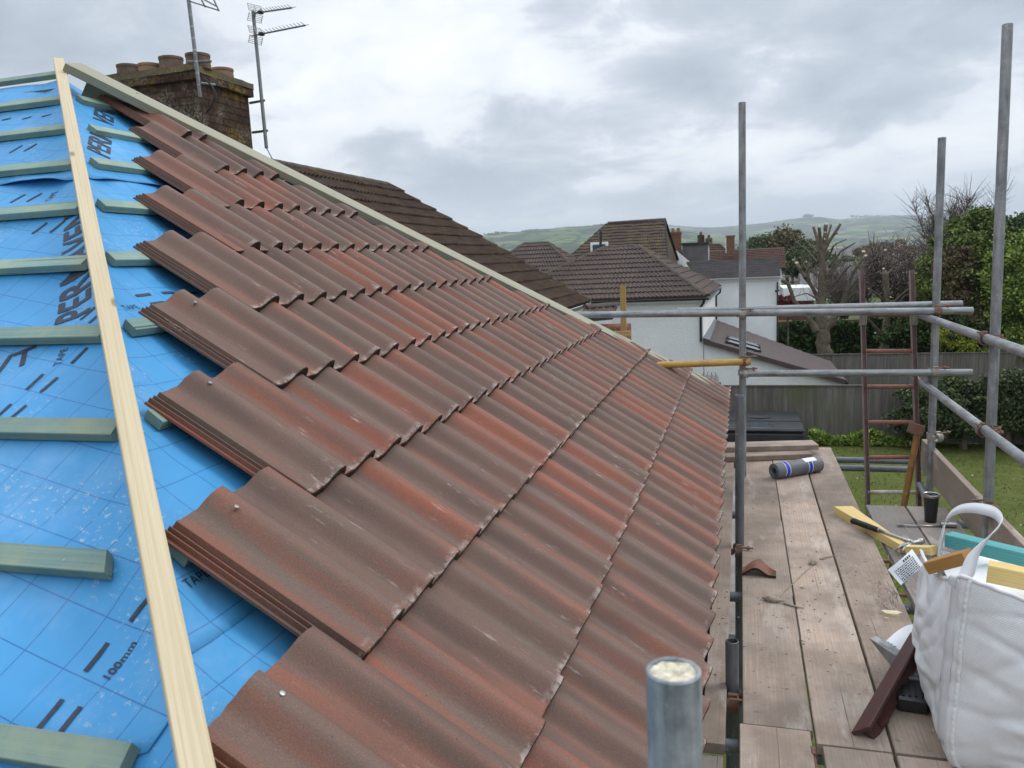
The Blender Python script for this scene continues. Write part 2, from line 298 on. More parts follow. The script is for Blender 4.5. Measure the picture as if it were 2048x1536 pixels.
def m_grass():
    M=Mt('mown_lawn',.9,0,.1); v=M.vec('Object'); a=M.noise(v,.9,6,.72); f=M.noise(v,16,5,.75); 
    c=M.ramp(a,[(.3,(.080,.098,.022)),(.5,(.105,.125,.030)),(.62,(.14,.145,.048)),(.75,(.17,.155,.07))]); c=M.mix(M.ramp(f,[(.35,.6),(.62,0.)]),c,(.035,.052,.012))
    M.col(c); M.bump(f,.8,.03); return M.m
MAT['grass']=m_grass()
def m_ground():
    M=Mt('countryside_ground',.95,0,.1); v=M.vec('Object'); a=M.noise(v,.05,5,.6); M.col(M.ramp(a,[(.35,(.05,.065,.03)),(.65,(.10,.115,.05))])); return M.m
MAT['ground']=m_ground()
def m_hill():
    M=Mt('hill_fields',.95,0,.05); v=M.vec('UV',(1,1,1)); 
    wn=M.n('ShaderNodeTexNoise'); M.put(wn.inputs['Vector'],v); wn.inputs['Scale'].default_value=2.5
    dv=M.n('ShaderNodeVectorMath',operation='SCALE'); M.put(dv.inputs[0],wn.outputs['Color']); dv.inputs['Scale'].default_value=.35
    ad=M.n('ShaderNodeVectorMath',operation='ADD'); M.put(ad.inputs[0],v); M.put(ad.inputs[1],dv.outputs[0])
    cell=M.voro(ad.outputs[0],1.0,out='Color'); ed=M.voro(ad.outputs[0],1.0,feature='DISTANCE_TO_EDGE')
    sx=M.n('ShaderNodeSeparateXYZ'); M.put(sx.inputs[0],cell)
    c=M.ramp(sx.outputs[0],[(0.,(.035,.055,.025)),(.25,(.07,.115,.03)),(.5,(.10,.155,.035)),(.75,(.14,.20,.05)),(.93,(.20,.21,.08))])
    wd=M.ramp(M.noise(v,.8,4,.6),[(.50,0.),(.56,1.)]); c=M.mix(M.math('MULTIPLY',wd,.9),c,(.030,.042,.022))
    c=M.mix(M.ramp(ed,[(.045,1.),(.075,0.)]),c,(.022,.034,.018)); M.col(c); return M.m
MAT['hill']=m_hill()
def m_bag():
    M=Mt('white_woven_polypropylene',.6,0,.3); v=M.vec('UV'); sep=M.n('ShaderNodeSeparateXYZ'); M.put(sep.inputs[0],v)
    a=M.math('SINE',M.math('MULTIPLY',sep.outputs[0],820)); b=M.math('SINE',M.math('MULTIPLY',sep.outputs[1],820)); wv=M.math('MULTIPLY',a,b)
    n=M.noise(M.vec('Object'),6,5,.65); c=M.ramp(n,[(.3,(.70,.72,.74)),(.6,(.80,.81,.82))])
    c=M.mix(M.math('MULTIPLY_ADD',wv,.22,.22),c,(.50,.52,.55)); gr=M.ramp(M.noise(M.vec('Object',(1,1,1)),3.2,5,.7),[(.48,0.),(.72,.45)]); c=M.mix(gr,c,(.46,.44,.41)); sp=M.ramp(M.noise(M.vec('Object'),55,4,.7),[(.66,0.),(.72,1.)]); c=M.mix(M.math('MULTIPLY',sp,.4),c,(.40,.38,.36))
    M.col(c); M.bump(M.math('ADD',M.math('MULTIPLY',wv,.2),M.noise(M.vec('Object',(1,1,.6)),9,4,.6,.8)),.35,.012); return M.m
MAT['bag']=m_bag(); MAT['seam']=plain('blue_seam_thread',(.03,.05,.25),.7,bump=0); MAT['strap']=None
def m_strap():
    M=Mt('white_webbing',.7,0,.2); v=M.vec('UV'); sep=M.n('ShaderNodeSeparateXYZ'); M.put(sep.inputs[0],v)
    a=M.math('SINE',M.math('MULTIPLY',M.math('ADD',sep.outputs[0],sep.outputs[1]),900)); b=M.math('SINE',M.math('MULTIPLY',M.math('SUBTRACT',sep.outputs[0],sep.outputs[1]),900))
    wv=M.math('MAXIMUM',a,b); M.col(M.mix(M.math('MULTIPLY_ADD',wv,.3,.3,clamp=True),(.80,.81,.82),(.58,.59,.62))); M.bump(wv,.6,.0015); return M.m
MAT['strap']=m_strap()
def m_lead():
    M=Mt('grey_lead_roll',.55,.15,.4); v=M.vec('Object'); n=M.noise(v,12,4,.6); M.col(M.ramp(n,[(.3,(.115,.125,.135)),(.7,(.165,.175,.185))])); M.bump(M.noise(M.vec('Object',(.3,1,1)),60,3,.6),.2,.002); return M.m
MAT['lead']=m_lead(); MAT['blueband']=plain('blue_printed_band',(.03,.06,.42),.5,bump=0)
MAT['tubblack']=plain('black_vinyl_cover',(.016,.017,.019),.32,spec=.5,var=.3,scale=1.5)
# ------------------------------------------------------------------ mesh helpers
class MB:
    def __init__(s): s.v=[]; s.f=[]; s.mi=[]; s.uv=[]
    def add(s,vs,fs,mi=0,uvs=None):
        o=len(s.v); s.v+= [tuple(x) for x in vs]; s.f+=[tuple(i+o for i in f) for f in fs]; s.mi+=[mi]*len(fs)
        s.uv+= (list(uvs) if uvs is not None else [(0,0)]*len(vs)); return s
    def box(s,c,d,rot=None,mi=0,ch=0):
        x,y,z=[q/2 for q in d]; R=rot or Matrix.Identity(3)
        if ch<=0:
            vs=[Vector(c)+R@Vector((a*x,b*y,e*z)) for a in(-1,1) for b in(-1,1) for e in(-1,1)]
            return s.add(vs,[(0,1,3,2),(4,6,7,5),(0,4,5,1),(2,3,7,6),(0,2,6,4),(1,5,7,3)],mi)
        prof=[(-y+ch,-z),(y-ch,-z),(y,-z+ch),(y,z-ch),(y-ch,z),(-y+ch,z),(-y,z-ch),(-y,-z+ch)]
        prof2=[(a*(1-ch/max(y,1e-6)),b*(1-ch/max(z,1e-6))) for a,b in prof]
        vs=[];
        for X,pf in ((-x,prof2),(-x+ch,prof),(x-ch,prof),(x,prof2)): vs+=[Vector(c)+R@Vector((X,a,b)) for a,b in pf]
        fs=[]
        for k in range(3):
            for i in range(8): j=(i+1)%8; fs.append((k*8+i,(k+1)*8+i,(k+1)*8+j,k*8+j))
        fs.append(tuple(range(8))); fs.append(tuple(24+i for i in range(7,-1,-1)))
        return s.add(vs,fs,mi)
    def tube(s,pts,r,seg=16,mi=0,cap=True,flat=None):
        pts=[Vector(p) for p in pts]; n=len(pts); rr=r if isinstance(r,(list,tuple)) else [r]*n
        vs=[]; up=None
        for i,p in enumerate(pts):
            t=(pts[min(i+1,n-1)]-pts[max(i-1,0)]).normalized()
            if up is None: up=Vector((0,0,1)) if abs(t.z)<.9 else Vector((1,0,0))
            a=t.cross(up).normalized(); b=a.cross(t).normalized(); up=b
            for k in range(seg):
                th=2*math.pi*k/seg; vs.append(p+a*math.cos(th)*rr[i]+b*math.sin(th)*rr[i]*(flat or 1))
        fs=[(i*seg+k,i*seg+(k+1)%seg,(i+1)*seg+(k+1)%seg,(i+1)*seg+k) for i in range(n-1) for k in range(seg)]
        if cap: fs+=[tuple(range(seg-1,-1,-1)),tuple((n-1)*seg+k for k in range(seg))]
        return s.add(vs,fs,mi)
    def lathe(s,c,prof,seg=24,rot=None,mi=0):
        R=rot or Matrix.Identity(3); c=Vector(c); vs=[]
        for r,z in prof:
            for k in range(seg): th=2*math.pi*k/seg; vs.append(c+R@Vector((r*math.cos(th),r*math.sin(th),z)))
        n=len(prof); return s.add(vs,[(i*seg+k,i*seg+(k+1)%seg,(i+1)*seg+(k+1)%seg,(i+1)*seg+k) for i in range(n-1) for k in range(seg)],mi)
    def quad(s,a,b,c,d,mi=0): return s.add([a,b,c,d],[(0,1,2,3)],mi)
    def build(s,name,mats,parent=None,smooth=False,mw=None):
        me=bpy.data.meshes.new(name); me.from_pydata([tuple(x) for x in s.v],[],s.f)
        if not isinstance(mats,(list,tuple)): mats=[mats]
        for m in mats: me.materials.append(MAT[m] if isinstance(m,str) else m)
        me.polygons.foreach_set('material_index',s.mi)
        uvl=me.uv_layers.new(name='UVMap'); li=np.zeros(len(me.loops),dtype=np.int32); me.loops.foreach_get('vertex_index',li)
        uvl.data.foreach_set('uv',np.array(s.uv,dtype=np.float32)[li].ravel())
        if smooth: 
            me.polygons.foreach_set('use_smooth',[True]*len(me.polygons))
            if smooth!=2: me.set_sharp_from_angle(angle=math.radians(40))
        me.update(); o=bpy.data.objects.new(name,me); COL.objects.link(o)
        if mw is not None: o.matrix_world=mw
        if parent is not None:
            o.parent=parent
            if parent.type=='EMPTY' or True: o.matrix_parent_inverse=parent.matrix_basis.inverted()
        return o
def tag(o,label,cat,group=None,kind=None):
    if label: o['label']=label
    if cat: o['category']=cat
    if group: o['group']=group
    if kind: o['kind']=kind
    return o
def empty(name,loc,label,cat,group=None,rot=0):
    o=bpy.data.objects.new(name,None); COL.objects.link(o); o.location=loc; o.rotation_euler=(0,0,rot); o.empty_display_size=.1
    return tag(o,label,cat,group)
def copy_tree(o,parent=None):
    c=o.copy(); COL.objects.link(c); c.parent=parent
    for ch in list(o.children): copy_tree(ch,c)
    return c
def frame(ax,up=(0,0,1)):
    x=Vector(ax).normalized(); z=Vector(up); y=z.cross(x).normalized(); z=x.cross(y); return Matrix((x,y,z)).transposed()
def beam(name,p0,p1,wd,ht,mat,up=(0,0,1),parent=None,ch=.002,off=(0,0),cuts=None,bow=0):
    p0=Vector(p0);p1=Vector(p1); R=frame(p1-p0,up); L=(p1-p0).length
    b=MB(); nseg=max(1,int(L/.35)) if bow else 1
    y,z=wd/2,ht/2; pr=[(-y+ch,-z),(y-ch,-z),(y,-z+ch),(y,z-ch),(y-ch,z),(-y+ch,z),(-y,z-ch),(-y,-z+ch)]
    xs=[-L/2]+[-L/2+L*i/nseg for i in range(1,nseg)]+[L/2]; vs=[]; c0,c1=cuts or (0,0)
    ph=random.random()*6
    for i,x in enumerate(xs):
        for a,c in pr:
            sx=x+(c0*a if i==0 else 0)+(c1*a if i==len(xs)-1 else 0)
            vs.append((sx,a+bow*.5*math.sin(x*1.3+ph),c+bow*math.sin(x*1.9+ph)))
    n=len(xs); fs=[(k*8+i,(k+1)*8+i,(k+1)*8+(i+1)%8,k*8+(i+1)%8) for k in range(n-1) for i in range(8)]+[tuple(range(8)),tuple((n-1)*8+i for i in range(7,-1,-1))]
    b.add(vs,fs); mw=Matrix.Translation((p0+p1)/2+R@Vector((0,off[0],off[1])))@R.to_4x4()
    o=b.build(name,mat,None,mw=mw)
    if parent is not None: o.parent=parent; o.matrix_parent_inverse=parent.matrix_basis.inverted()
    return o
def hollow_tube(name,p0,p1,r=.02415,mat='tube',parent=None,seg=24,mwz=True):
    p0=Vector(p0);p1=Vector(p1); R=frame(p1-p0,(0,0,1) if abs((p1-p0).normalized().z)<.95 else (0,1,0)); L=(p1-p0).length
    # local axis z along tube
    Rz=Matrix((R.col[1],R.col[2],R.col[0])).transposed(); b=MB(); t=.004; e=.0015
    b.lathe((0,0,0),[(r-t,L/2-.06),(r-t,L/2-e),(r-t+e,L/2),(r-e,L/2),(r,L/2-e),(r,-L/2+e),(r-e,-L/2),(r-t+e,-L/2),(r-t,-L/2+e),(r-t,-L/2+.06)],seg)
    n=len(b.v); b.add([(0,0,L/2-.06),(0,0,-L/2+.06)]+[b.v[k] for k in range(seg)]+[b.v[9*seg+k] for k in range(seg)],[(0,2+k,2+(k+1)%seg) for k in range(seg)]+[(1,2+seg+(k+1)%seg,2+seg+k) for k in range(seg)],1)
    o=b.build(name,[mat,'dark'],None,smooth=True,mw=Matrix.Translation((p0+p1)/2)@Rz.to_4x4())
    if parent is not None: o.parent=parent; o.matrix_parent_inverse=parent.matrix_basis.inverted()
    return o
AL=.612; ca,sa=math.cos(AL),math.sin(AL); TA=math.tan(AL); YN=-2.985
def Rpt(u,v,h=0): return Vector((-v*ca+h*sa,u,v*sa+h*ca))          # right-hand slope (tiled), u = world Y
def Lpt(u,v,h=0): return Vector((u,v*ca+YN-h*sa,v*sa+h*ca))         # left-hand slope (bare underlay), u = world X
G=-4.41
exec_parts=[]
# ================================================================== the house being re-roofed
house=empty('house',(-3,0,G),'house with a hipped roof being re-tiled, bare blue underlay beside new red-brown tiles','house')
APX=Vector((-3.08,.065,2.157))
def smn(d):
    t=max(0,1-d/.13); return t*t*(3-2*t)
def mem_h(u,v,seed):
    p=Vector((u*1.7+seed,v*1.7,seed)); a=mnoise.noise(p)*.011+mnoise.noise(p*2.7)*.005+mnoise.noise(p*7)*.0015-.007*max(0,.22-abs(mnoise.noise(Vector((u*2.1+v*2.6,v*1.1-u*.6,seed+9)))))/.22
    fr=((v-.10)/.3385)%1.0; clamp=math.sin(math.pi*fr)           # pinned under each batten, slack between
    return -.0835+ (a+.004*math.sin(u*9+seed)-.008)*clamp-.0005
def hipL(v,h=-.08): return -v*ca+h*sa
def hipR(v,h=-.08): return YN+v*ca-h*sa
def sheet(side,name,v0f,v1,u_lo,u_hi_f,seed,lift,bot,nu,nv,mirror=False,hem=0.0):
    # grid in u, v; lower edge follows v0f(u); u runs to the hip
    f=Lpt if side=='L' else Rpt; b=MB(); vs=[];uv=[]
    for j in range(nv+1):
        for i in range(nu+1):
            t=j/nv; 
            if side=='L':
                v=v1*t+v0f(0)*(1-t); uh=u_hi_f(v); u=u_lo+(uh-u_lo)*(i/nu)**.8
                v=v1*t+v0f(u)*(1-t); uh=u_hi_f(v); u=u_lo+(uh-u_lo)*(i/nu)**.8
            else:
                v=v1*t+v0f(0)*(1-t); uh=u_hi_f(v); u=uh+(u_lo-uh)*(i/nu)**1.25
                v=v1*t+v0f(u)*(1-t); uh=u_hi_f(v); u=uh+(u_lo-uh)*(i/nu)**1.25
            near=smn(abs(u-uh)); 
            h=mem_h(u,v,seed)+lift+hem*math.exp(-((v-v0f(u))/.05)**2)*max(0,mnoise.noise(Vector((u*2.2,seed,5)))+.25)*(1-near)
            h=h*(1-near)+(-.082+lift)*near
            vs.append(f(u,v,h)); a=.23 if side=='L' else 0
            uv.append((u*math.cos(a)-v*math.sin(a),u*math.sin(a)+v*math.cos(a)))
    w=nu+1
    fs=[(j*w+i,j*w+i+1,(j+1)*w+i+1,(j+1)*w+i) for j in range(nv) for i in range(nu)]
    if side=='R': fs=[x[::-1] for x in fs]
    b.add(vs,fs,0,uv)
    # underside a millimetre below, joined along the free lower edge, so the cloth has a real hem
    o=len(vs); t2=.0012
    nrm=Vector((0,-sa,ca)) if side=='L' else Vector((sa,0,ca))
    b.add([x-nrm*t2 for x in vs],[x[::-1] for x in fs],0,uv)
    b.f+=[(i+1,i,o+i,o+i+1) if side=='L' else (i,i+1,o+i+1,o+i) for i in range(nu)]; b.mi+=[0]*nu
    return b.build(name,'mem',house,smooth=2)
def lapL(u): # wavy lower hem of the middle sheet on the left slope, dropping towards the near end
    return .845+.05*math.tanh((u+.82)*25)-.02*math.sin(u*5)+ (.0 if u>-.9 else min(.0,(u+.9)*.55))
sheet('L','underlay_sheet',lambda u:-.15,1.15,-6.5,hipL,1.3,-.0035,0,60,24)
sheet('L','underlay_sheet',lapL,2.75,-6.5,hipL,1.3,.0,0,110,60)
sheet('L','underlay_sheet',lambda u:2.70+.018*math.sin(u*6.1),3.76,-6.5,lambda v:hipL(v),1.3,.003,0,90,30,hem=.05)
def hipR2(v): return hipR(v)
farR=lambda v: (.10 if v>1 else .1*v)+.065+(3.36-.065)*(1-v/3.765)
def shR(name,v0,v1,seed,lift,nu,nv,hem=0):
    b=MB(); vs=[];uv=[]; w=nu+1
    for j in range(nv+1):
        for i in range(nu+1):
            t=j/nv; v=v0+(v1-v0)*t; ua=hipR(v); ub=farR(v); 
            if hem and j==0: v+= .012*math.sin(ua*3+i*.3)
            u=ua+(ub-ua)*(i/nu)**1.2; near=smn(abs(u-ua))
            h=mem_h(u,v,seed)+lift+hem*math.exp(-((v-v0)/.05)**2)*max(0,mnoise.noise(Vector((u*2.6,seed,5)))+.2)*(1-near)
            h=h*(1-near)+(-.082+lift)*near
            vs.append(Rpt(u,v,h)); uv.append((u,v))
    fs=[(j*w+i,j*w+i+1,(j+1)*w+i+1,(j+1)*w+i) for j in range(nv) for i in range(nu)]
    b.add(vs,fs,0,uv); o=len(vs); b.add([x-Vector((sa,0,ca))*.0012 for x in vs],[x[::-1] for x in fs],0,uv)
    b.f+=[(i+1,i,o+i,o+i+1) for i in range(nu)]; b.mi+=[0]*nu
    return b.build(name,'mem',house,smooth=2)
shR('underlay_sheet',.16,1.2,4.1,-.0035,70,24); shR('underlay_sheet',.925,2.80,4.1,0,90,56); shR('underlay_sheet',2.715,3.765,4.1,.003,70,30,hem=.05)
# hidden far slopes, rafters' dark interior and walls so that the building is closed
b=MB(); far=(0,3.36,-.12); ap=APX+Vector((0,0,-.12))
b.add([ap,(-6.5,.065,2.04),(-6.5,3.36,-.12),far],[(0,1,2,3)]); b.build('rear_slope','pineG',house)
b=MB(); b.box((-3.4,.17,(G-.45)/2),(6.2,6.0,-G-.45)); b.build('wall','render',house)
b=MB(); b.box((-.14,.17,-.22),(.022,6.2,.2)); b.build('fascia','upvc',house)
b=MB()
for i in range(13):
    a=math.pi*i/12
b=MB(); gy0,gy1=-3.0,3.3; vs=[]; n=12
for y in (gy0,gy1):
    for i in range(n+1): a=math.pi+math.pi*i/n; vs.append((-.065+.058*math.cos(a),y,-.15+.058*math.sin(a)))
b.add(vs,[(i,i+1,n+2+i,n+1+i) for i in range(n)]); b.build('gutter','gutter',house,smooth=True)
# battens
for k in range(10):
    vb=.785+k*.3385-.025+(.01 if k==0 else 0); top=-.055; h=top-.0125; hh=-.0675
    xe=[-.785,-1.04,-1.24,-1.505,-1.80,-2.065,-2.335,-2.605,-2.86,-3.13][k]; vb-=.006
    L=beam('tile_batten',Lpt(xe,vb,hh),Lpt(-6.4,vb+random.uniform(-.004,.004),hh),.05,.025,'batten',up=(0,-sa,ca),parent=house,ch=.0015,cuts=((-.55 if k==1 else random.uniform(-.08,.08)),0))
    ye=[-2.3,-1.99,-1.69,-1.42,-1.155,-.86,-.565,-.25,-.0,None][k]
    if ye is not None:
        vb2=.785+k*.343-.03; yf=farR(vb2)-.12
        beam('tile_batten',Rpt(ye,vb2,hh-.001),Rpt(yf,vb2,hh-.001),.05,.025,'batten',up=(sa,0,ca),parent=house,ch=.0015,cuts=(random.uniform(-.1,.25),0))
# near hip batten and the broad board on the far hip
def hp(x,dz=0): return Vector((x,-2.99-x,-x*TA+dz))
beam('hip_batten',hp(-3.165,-.038),hp(-.02,-.038),.046,.052,'pine',up=(.2,-.2,1),parent=house,ch=.002,bow=.002)
nR=Vector((sa,0,ca))
A0=Vector((-3.09,.09,2.165)); A1=Vector((-.10,3.22,.07)); dA=(A1-A0).normalized(); side=nR.cross(dA).normalized()
if side.y>0: side=-side
beam('hip_board',A0.lerp(A1,.014)+side*.084+nR*.026,A1+side*.066-nR*.008,.172,.040,'pineG',up=nR,parent=house,ch=.002,bow=.001,cuts=(.3,0))
b=MB()
beam('hip_rafter',A0.lerp(A1,.03)+side*.04-nR*.055,A1+side*.04-nR*.06,.05,.10,'pineG',up=nR,parent=house,ch=.002)
for i,(t) in enumerate((.075,.24,.30,.345,.47,.62,.78)):
    b=MB(); p=A0.lerp(A1,t)+side*(.05+.05*((i*37)%5)/5)+nR*(.048-.04*t); Fn=frame(dA,nR); b.lathe(p,[(0,.002),(.0042,.0015),(.0046,-.004)],10,Fn); b.build('nail','rust',house,smooth=True)
# tiles
W2=.1628; CW=.3256; TL=.457
def prof(y):
    # channel with two ribs, pan, roll, pan, roll; steep on the right side of each roll
    def roll(y,a):
        a-=.006
        if y<a-.078 or y>a+.031: return 0
        if y<a: t=(y-(a-.078))/.078; return .039*math.sin(math.pi/2*(t*t*(3-2*t)))**1.25
        t=(y-a)/.031; return .039*(.5+.5*math.cos(math.pi*t))**.8-(.008*max(0,t-.5) if a>.3 else 0)
    h=roll(y,.166)+roll(y,.3285)
    if y<.0325: h=-.023+(.011 if (.009<y<.0125 or .0205<y<.024) else 0)+.004*(y>.0125)+.003*(y>.024)
    elif y<.036: h=-.016+.016*(y-.0325)/.0035
    h+= -.003*math.sin(math.pi*max(0,min(1,(y-.03)/.05))) if y<.08 else 0
    return h
def hcut(x): # measured edge of the laid tiles against the far hip board: (x, y)
    P_=[(-3.3,.05),(-2.9,.20),(-2.534,.42),(-1.997,.95),(-1.405,1.56),(-1.128,1.88),(-.863,2.246),(-.581,2.66),(-.289,3.03),(.02,3.36)]
    for (a,c),(d,e) in zip(P_,P_[1:]):
        if x<=d: return c+(e-c)*(x-a)/(d-a)
    return 3.36
def tile_mesh(seed,w=CW+.026,cutf=None):
    r=random.Random(seed)
    ys=sorted(set([0,.001,.0085,.0095,.012,.013,.020,.021,.0235,.0245,.032,.034,.036,.038]+[.04+.006*i for i in range(21)]+[.166+.0028*i for i in range(9)]+[.1885+.0085*i for i in range(7)]+[.2485+.006*i for i in range(14)]+[.3285+.0026*i for i in range(10)]))
    ys=[y for y in ys if y<=w+1e-6]; n=len(ys)
    xs=[0,.0028,.008,.10,.21,.32,TL]; vs=[];uv=[]
    jit=[(mnoise.noise(Vector((y*55,seed,0)))*.0016+mnoise.noise(Vector((y*240,seed,3)))*.0009) for y in ys]
    for i,x in enumerate(xs):
        for k,y in enumerate(ys):
            h=prof(y)-.030*x/TL; xx=x+(jit[k] if i<3 else (jit[k]*1.5 if i==6 else 0))
            if i==0: h-=.0020
            if i==6: xx-= .004*max(0,math.sin(y*19.3+.8))
            vs.append((xx,-y,h)); uv.append((x,y))
    nt=len(xs)*n
    ths=[.026,.0255,.024,.016,.015,.015,.014]
    for i,x in enumerate(xs):
        for k,y in enumerate(ys):
            t=ths[i]*(.45 if y<.034 else 1 if y<.326 else .55); xx=vs[i*n+k][0]; hh=vs[i*n+k][2]-(t-.002 if i==0 else t); 
            vs.append((xx,-y,hh)); uv.append((x,y))
    fs=[];mi=[]
    for i in range(len(xs)-1):
        for k in range(n-1):
            a=i*n+k; fs.append((a,a+1,a+n+1,a+n)); mi.append(0 if i>0 else 1); fs.append((nt+a,nt+a+n,nt+a+n+1,nt+a+1)); mi.append(1)
    for k in range(n-1):
        fs.append((k,nt+k,nt+k+1,k+1)); mi.append(1); a=(len(xs)-1)*n+k; fs.append((a,a+1,nt+a+1,nt+a)); mi.append(1)
    for i in range(len(xs)-1):
        a=i*n; fs.append((a,a+n,nt+a+n,nt+a)); mi.append(0); a=i*n+n-1; fs.append((a,nt+a,nt+a+n,a+n)); mi.append(1)
    me=bpy.data.meshes.new('roof_tile'); me.from_pydata(vs,[],fs); me.materials.append(MAT['tile']); me.materials.append(MAT['tileend'])
    me.polygons.foreach_set('material_index',mi); me.polygons.foreach_set('use_smooth',[True]*len(fs)); me.set_sharp_from_angle(angle=math.radians(38)); me.update(); return me
TM=[tile_mesh(s) for s in (1,2,3,4)]
N1={0:-17,1:-14,2:-12,3:-10,4:-8,5:-6,6:-4,7:-2,8:0,9:1}
def tile_mat(k,y0,dy=0,dx=0,rot=0):
    # local x -> upslope, local y -> -world Y, local z -> outward
    R=Matrix(((-ca,0,sa),(0,-1,0),(sa,0,ca)))
    return Matrix.Translation(Rpt(y0+dy,k*.345+dx,0))@R.to_4x4()@Matrix.Rotation(rot,4,'Z')
cands=[]; SCY={}; Y0={9:.165,8:.02,7:-.31,6:-.655,5:-1.008,4:-1.338,3:-1.674,2:-2.0,1:-2.335}
for k in range(10):
    nom=.0968+N1[k]*W2-.1649; obs=Y0.get(k,nom); yend=hcut(-k*.345*ca); fs_=(yend-obs)/(yend-nom); j=0
    while True:
        yj=obs+j*CW*fs_; v=k*.345; x_lo=-v*ca; x_hi=-(v+TL)*ca
        if yj>hcut(x_lo)-.03: break
        cands.append((k,j,yj)); SCY[k]=fs_; j+=1
def pix(p):
    d=Vector(p)-CAMP; z=d.dot(_f); return (1024+FPX*d.dot(_R)/z,768-FPX*d.dot(_U)/z,z) if z>.05 else (0,9999,.1)
def inview(k,yj):
    for a in (0,.4):
        for c in (0,.33):
            x,y,z=pix(Rpt(yj+c,k*.345+a,0))
            if z>.1 and -60<x<2100 and -60<y<1600: return True
    return False
vis=[c for c in cands if inview(c[0],c[2])]
vis.sort(key=lambda c:(Rpt(c[2]+.16,c[0]*.345+.2)-CAMP).length)
extra=[]
for n,(k,j,yj) in enumerate(vis):
    me=TM[(k*7+j*3)%4]; v=k*.345
    mw=tile_mat(k,yj,random.uniform(-.0015,.0015),random.uniform(-.002,.002),random.uniform(-.003,.003))@Matrix.Diagonal((1,SCY[k],1,1))
    need=yj+CW>hcut(-(v+TL)*ca)-.01
    if need:
        me=me.copy(); bm=bmesh.new(); bm.from_mesh(me); inv=mw.inverted()
        p0=Vector(Rpt(hcut(-v*ca),v,0)); p1=Vector(Rpt(hcut(-(v+TL)*ca),v+TL,0)); a=inv@p0; c=inv@p1; t=(c-a); nn=Vector((t.y,-t.x,0)).normalized()
        if nn.y>0: nn=-nn
        g=bm.verts[:]+bm.edges[:]+bm.faces[:]; r_=bmesh.ops.bisect_plane(bm,geom=g,plane_co=a,plane_no=nn,clear_outer=True,clear_inner=False)
        ed=[e for e in r_['geom_cut'] if isinstance(e,bmesh.types.BMEdge)]
        if ed:
            try:
                ff=bmesh.ops.edgeloop_fill(bm,edges=ed)['faces']
                for f_ in ff: f_.material_index=1; f_.smooth=False
            except Exception: pass
        if len(bm.faces)<4: bm.free(); continue
        bm.to_mesh(me); bm.free()
    o=bpy.data.objects.new('roof_tile',me); COL.objects.link(o); o.matrix_world=mw
    if len([1])and n<100: o.parent=house; o.matrix_parent_inverse=house.matrix_basis.inverted()
    else: extra.append(o)
if extra: # the farthest few beyond the first hundred
    bm=bmesh.new()
    for o in extra: t=o.data.copy(); t.transform(o.matrix_world); bm.from_mesh(t); bpy.data.meshes.remove(t)
    me=bpy.data.meshes.new('roof_tile'); bm.to_mesh(me); bm.free(); me.materials.append(MAT['tile']); me.materials.append(MAT['tileend'])
    for o in extra: bpy.data.objects.remove(o)
    o=bpy.data.objects.new('roof_tile',me); COL.objects.link(o); o.parent=house; o.matrix_parent_inverse=house.matrix_basis.inverted(); o['kind']='stuff'
# bright clout nails in the top of the left-hand tiles
for (px,py) in ((469,1021),(559,1396),(417,772),(388,610)):
    d=ray(px,py); n_=Vector((TA,0,1)); t=(.004-n_.dot(CAMP))/n_.dot(d); p=CAMP+d*t; p=p+nR*.008
    b=MB(); b.lathe(p,[(0,.004),(.0048,.0035),(.0052,.001),(.0022,-.002),(.0022,-.03)],12,frame((-ca,0,sa),nR)); b.build('nail','chrome',house,smooth=True)
# printing on the underlay
def text_mesh(txt,size,bold=1.0,shear=0,narrow=1.0,offset=0):
    c=bpy.data.curves.new('t','FONT'); c.body=txt; c.size=size; c.shear=shear; c.offset=offset; c.resolution_u=3; c.space_character=1.05
    o=bpy.data.objects.new('t',c); COL.objects.link(o); bpy.context.view_layer.update()
    me=bpy.data.meshes.new_from_object(o.evaluated_get(bpy.context.evaluated_depsgraph_get())); bpy.data.objects.remove(o); bpy.data.curves.remove(c)
    bm=bmesh.new(); bm.from_mesh(me); bpy.data.meshes.remove(me)
    for v in bm.verts: v.co.x*=narrow
    return bm
def lay(side,bmt,u,v,ang,into,seed,nm='printed_lettering'):
    c,s=math.cos(ang),math.sin(ang)
    for q in bmt.verts:
        x,y=q.co.x,q.co.y; q.co=Vector((u+x*c-y*s,v+x*s+y*c,0))
    mn=[min(q.co[i] for q in bmt.verts) for i in (0,1)]; mx=[max(q.co[i] for q in bmt.verts) for i in (0,1)]
    for i in (0,1):
        t=math.ceil(mn[i]/.025)*.025
        while t<mx[i]:
            no=Vector((1,0,0)) if i==0 else Vector((0,1,0)); bmesh.ops.bisect_plane(bmt,geom=bmt.verts[:]+bmt.edges[:]+bmt.faces[:],plane_co=no*t,plane_no=no); t+=.025
    fn=Lpt if side=='L' else Rpt
    for q in bmt.verts:
        U,V=q.co.x,q.co.y; uh=hipL(V) if side=='L' else hipR(V); near=smn(abs(U-uh)); lift=.003 if V>2.7 else 0
        h=mem_h(U,V,seed)+lift; h=h*(1-near)+(-.082+lift)*near
        # drop parts that would run across the hip
        q.co=fn(U,V,h+.0022)
    me=bpy.data.meshes.new(nm); bmt.to_mesh(me); bmt.free(); me.materials.append(MAT['print']); o=bpy.data.objects.new(nm,me); COL.objects.link(o); o.parent=house; o.matrix_parent_inverse=house.matrix_basis.inverted()
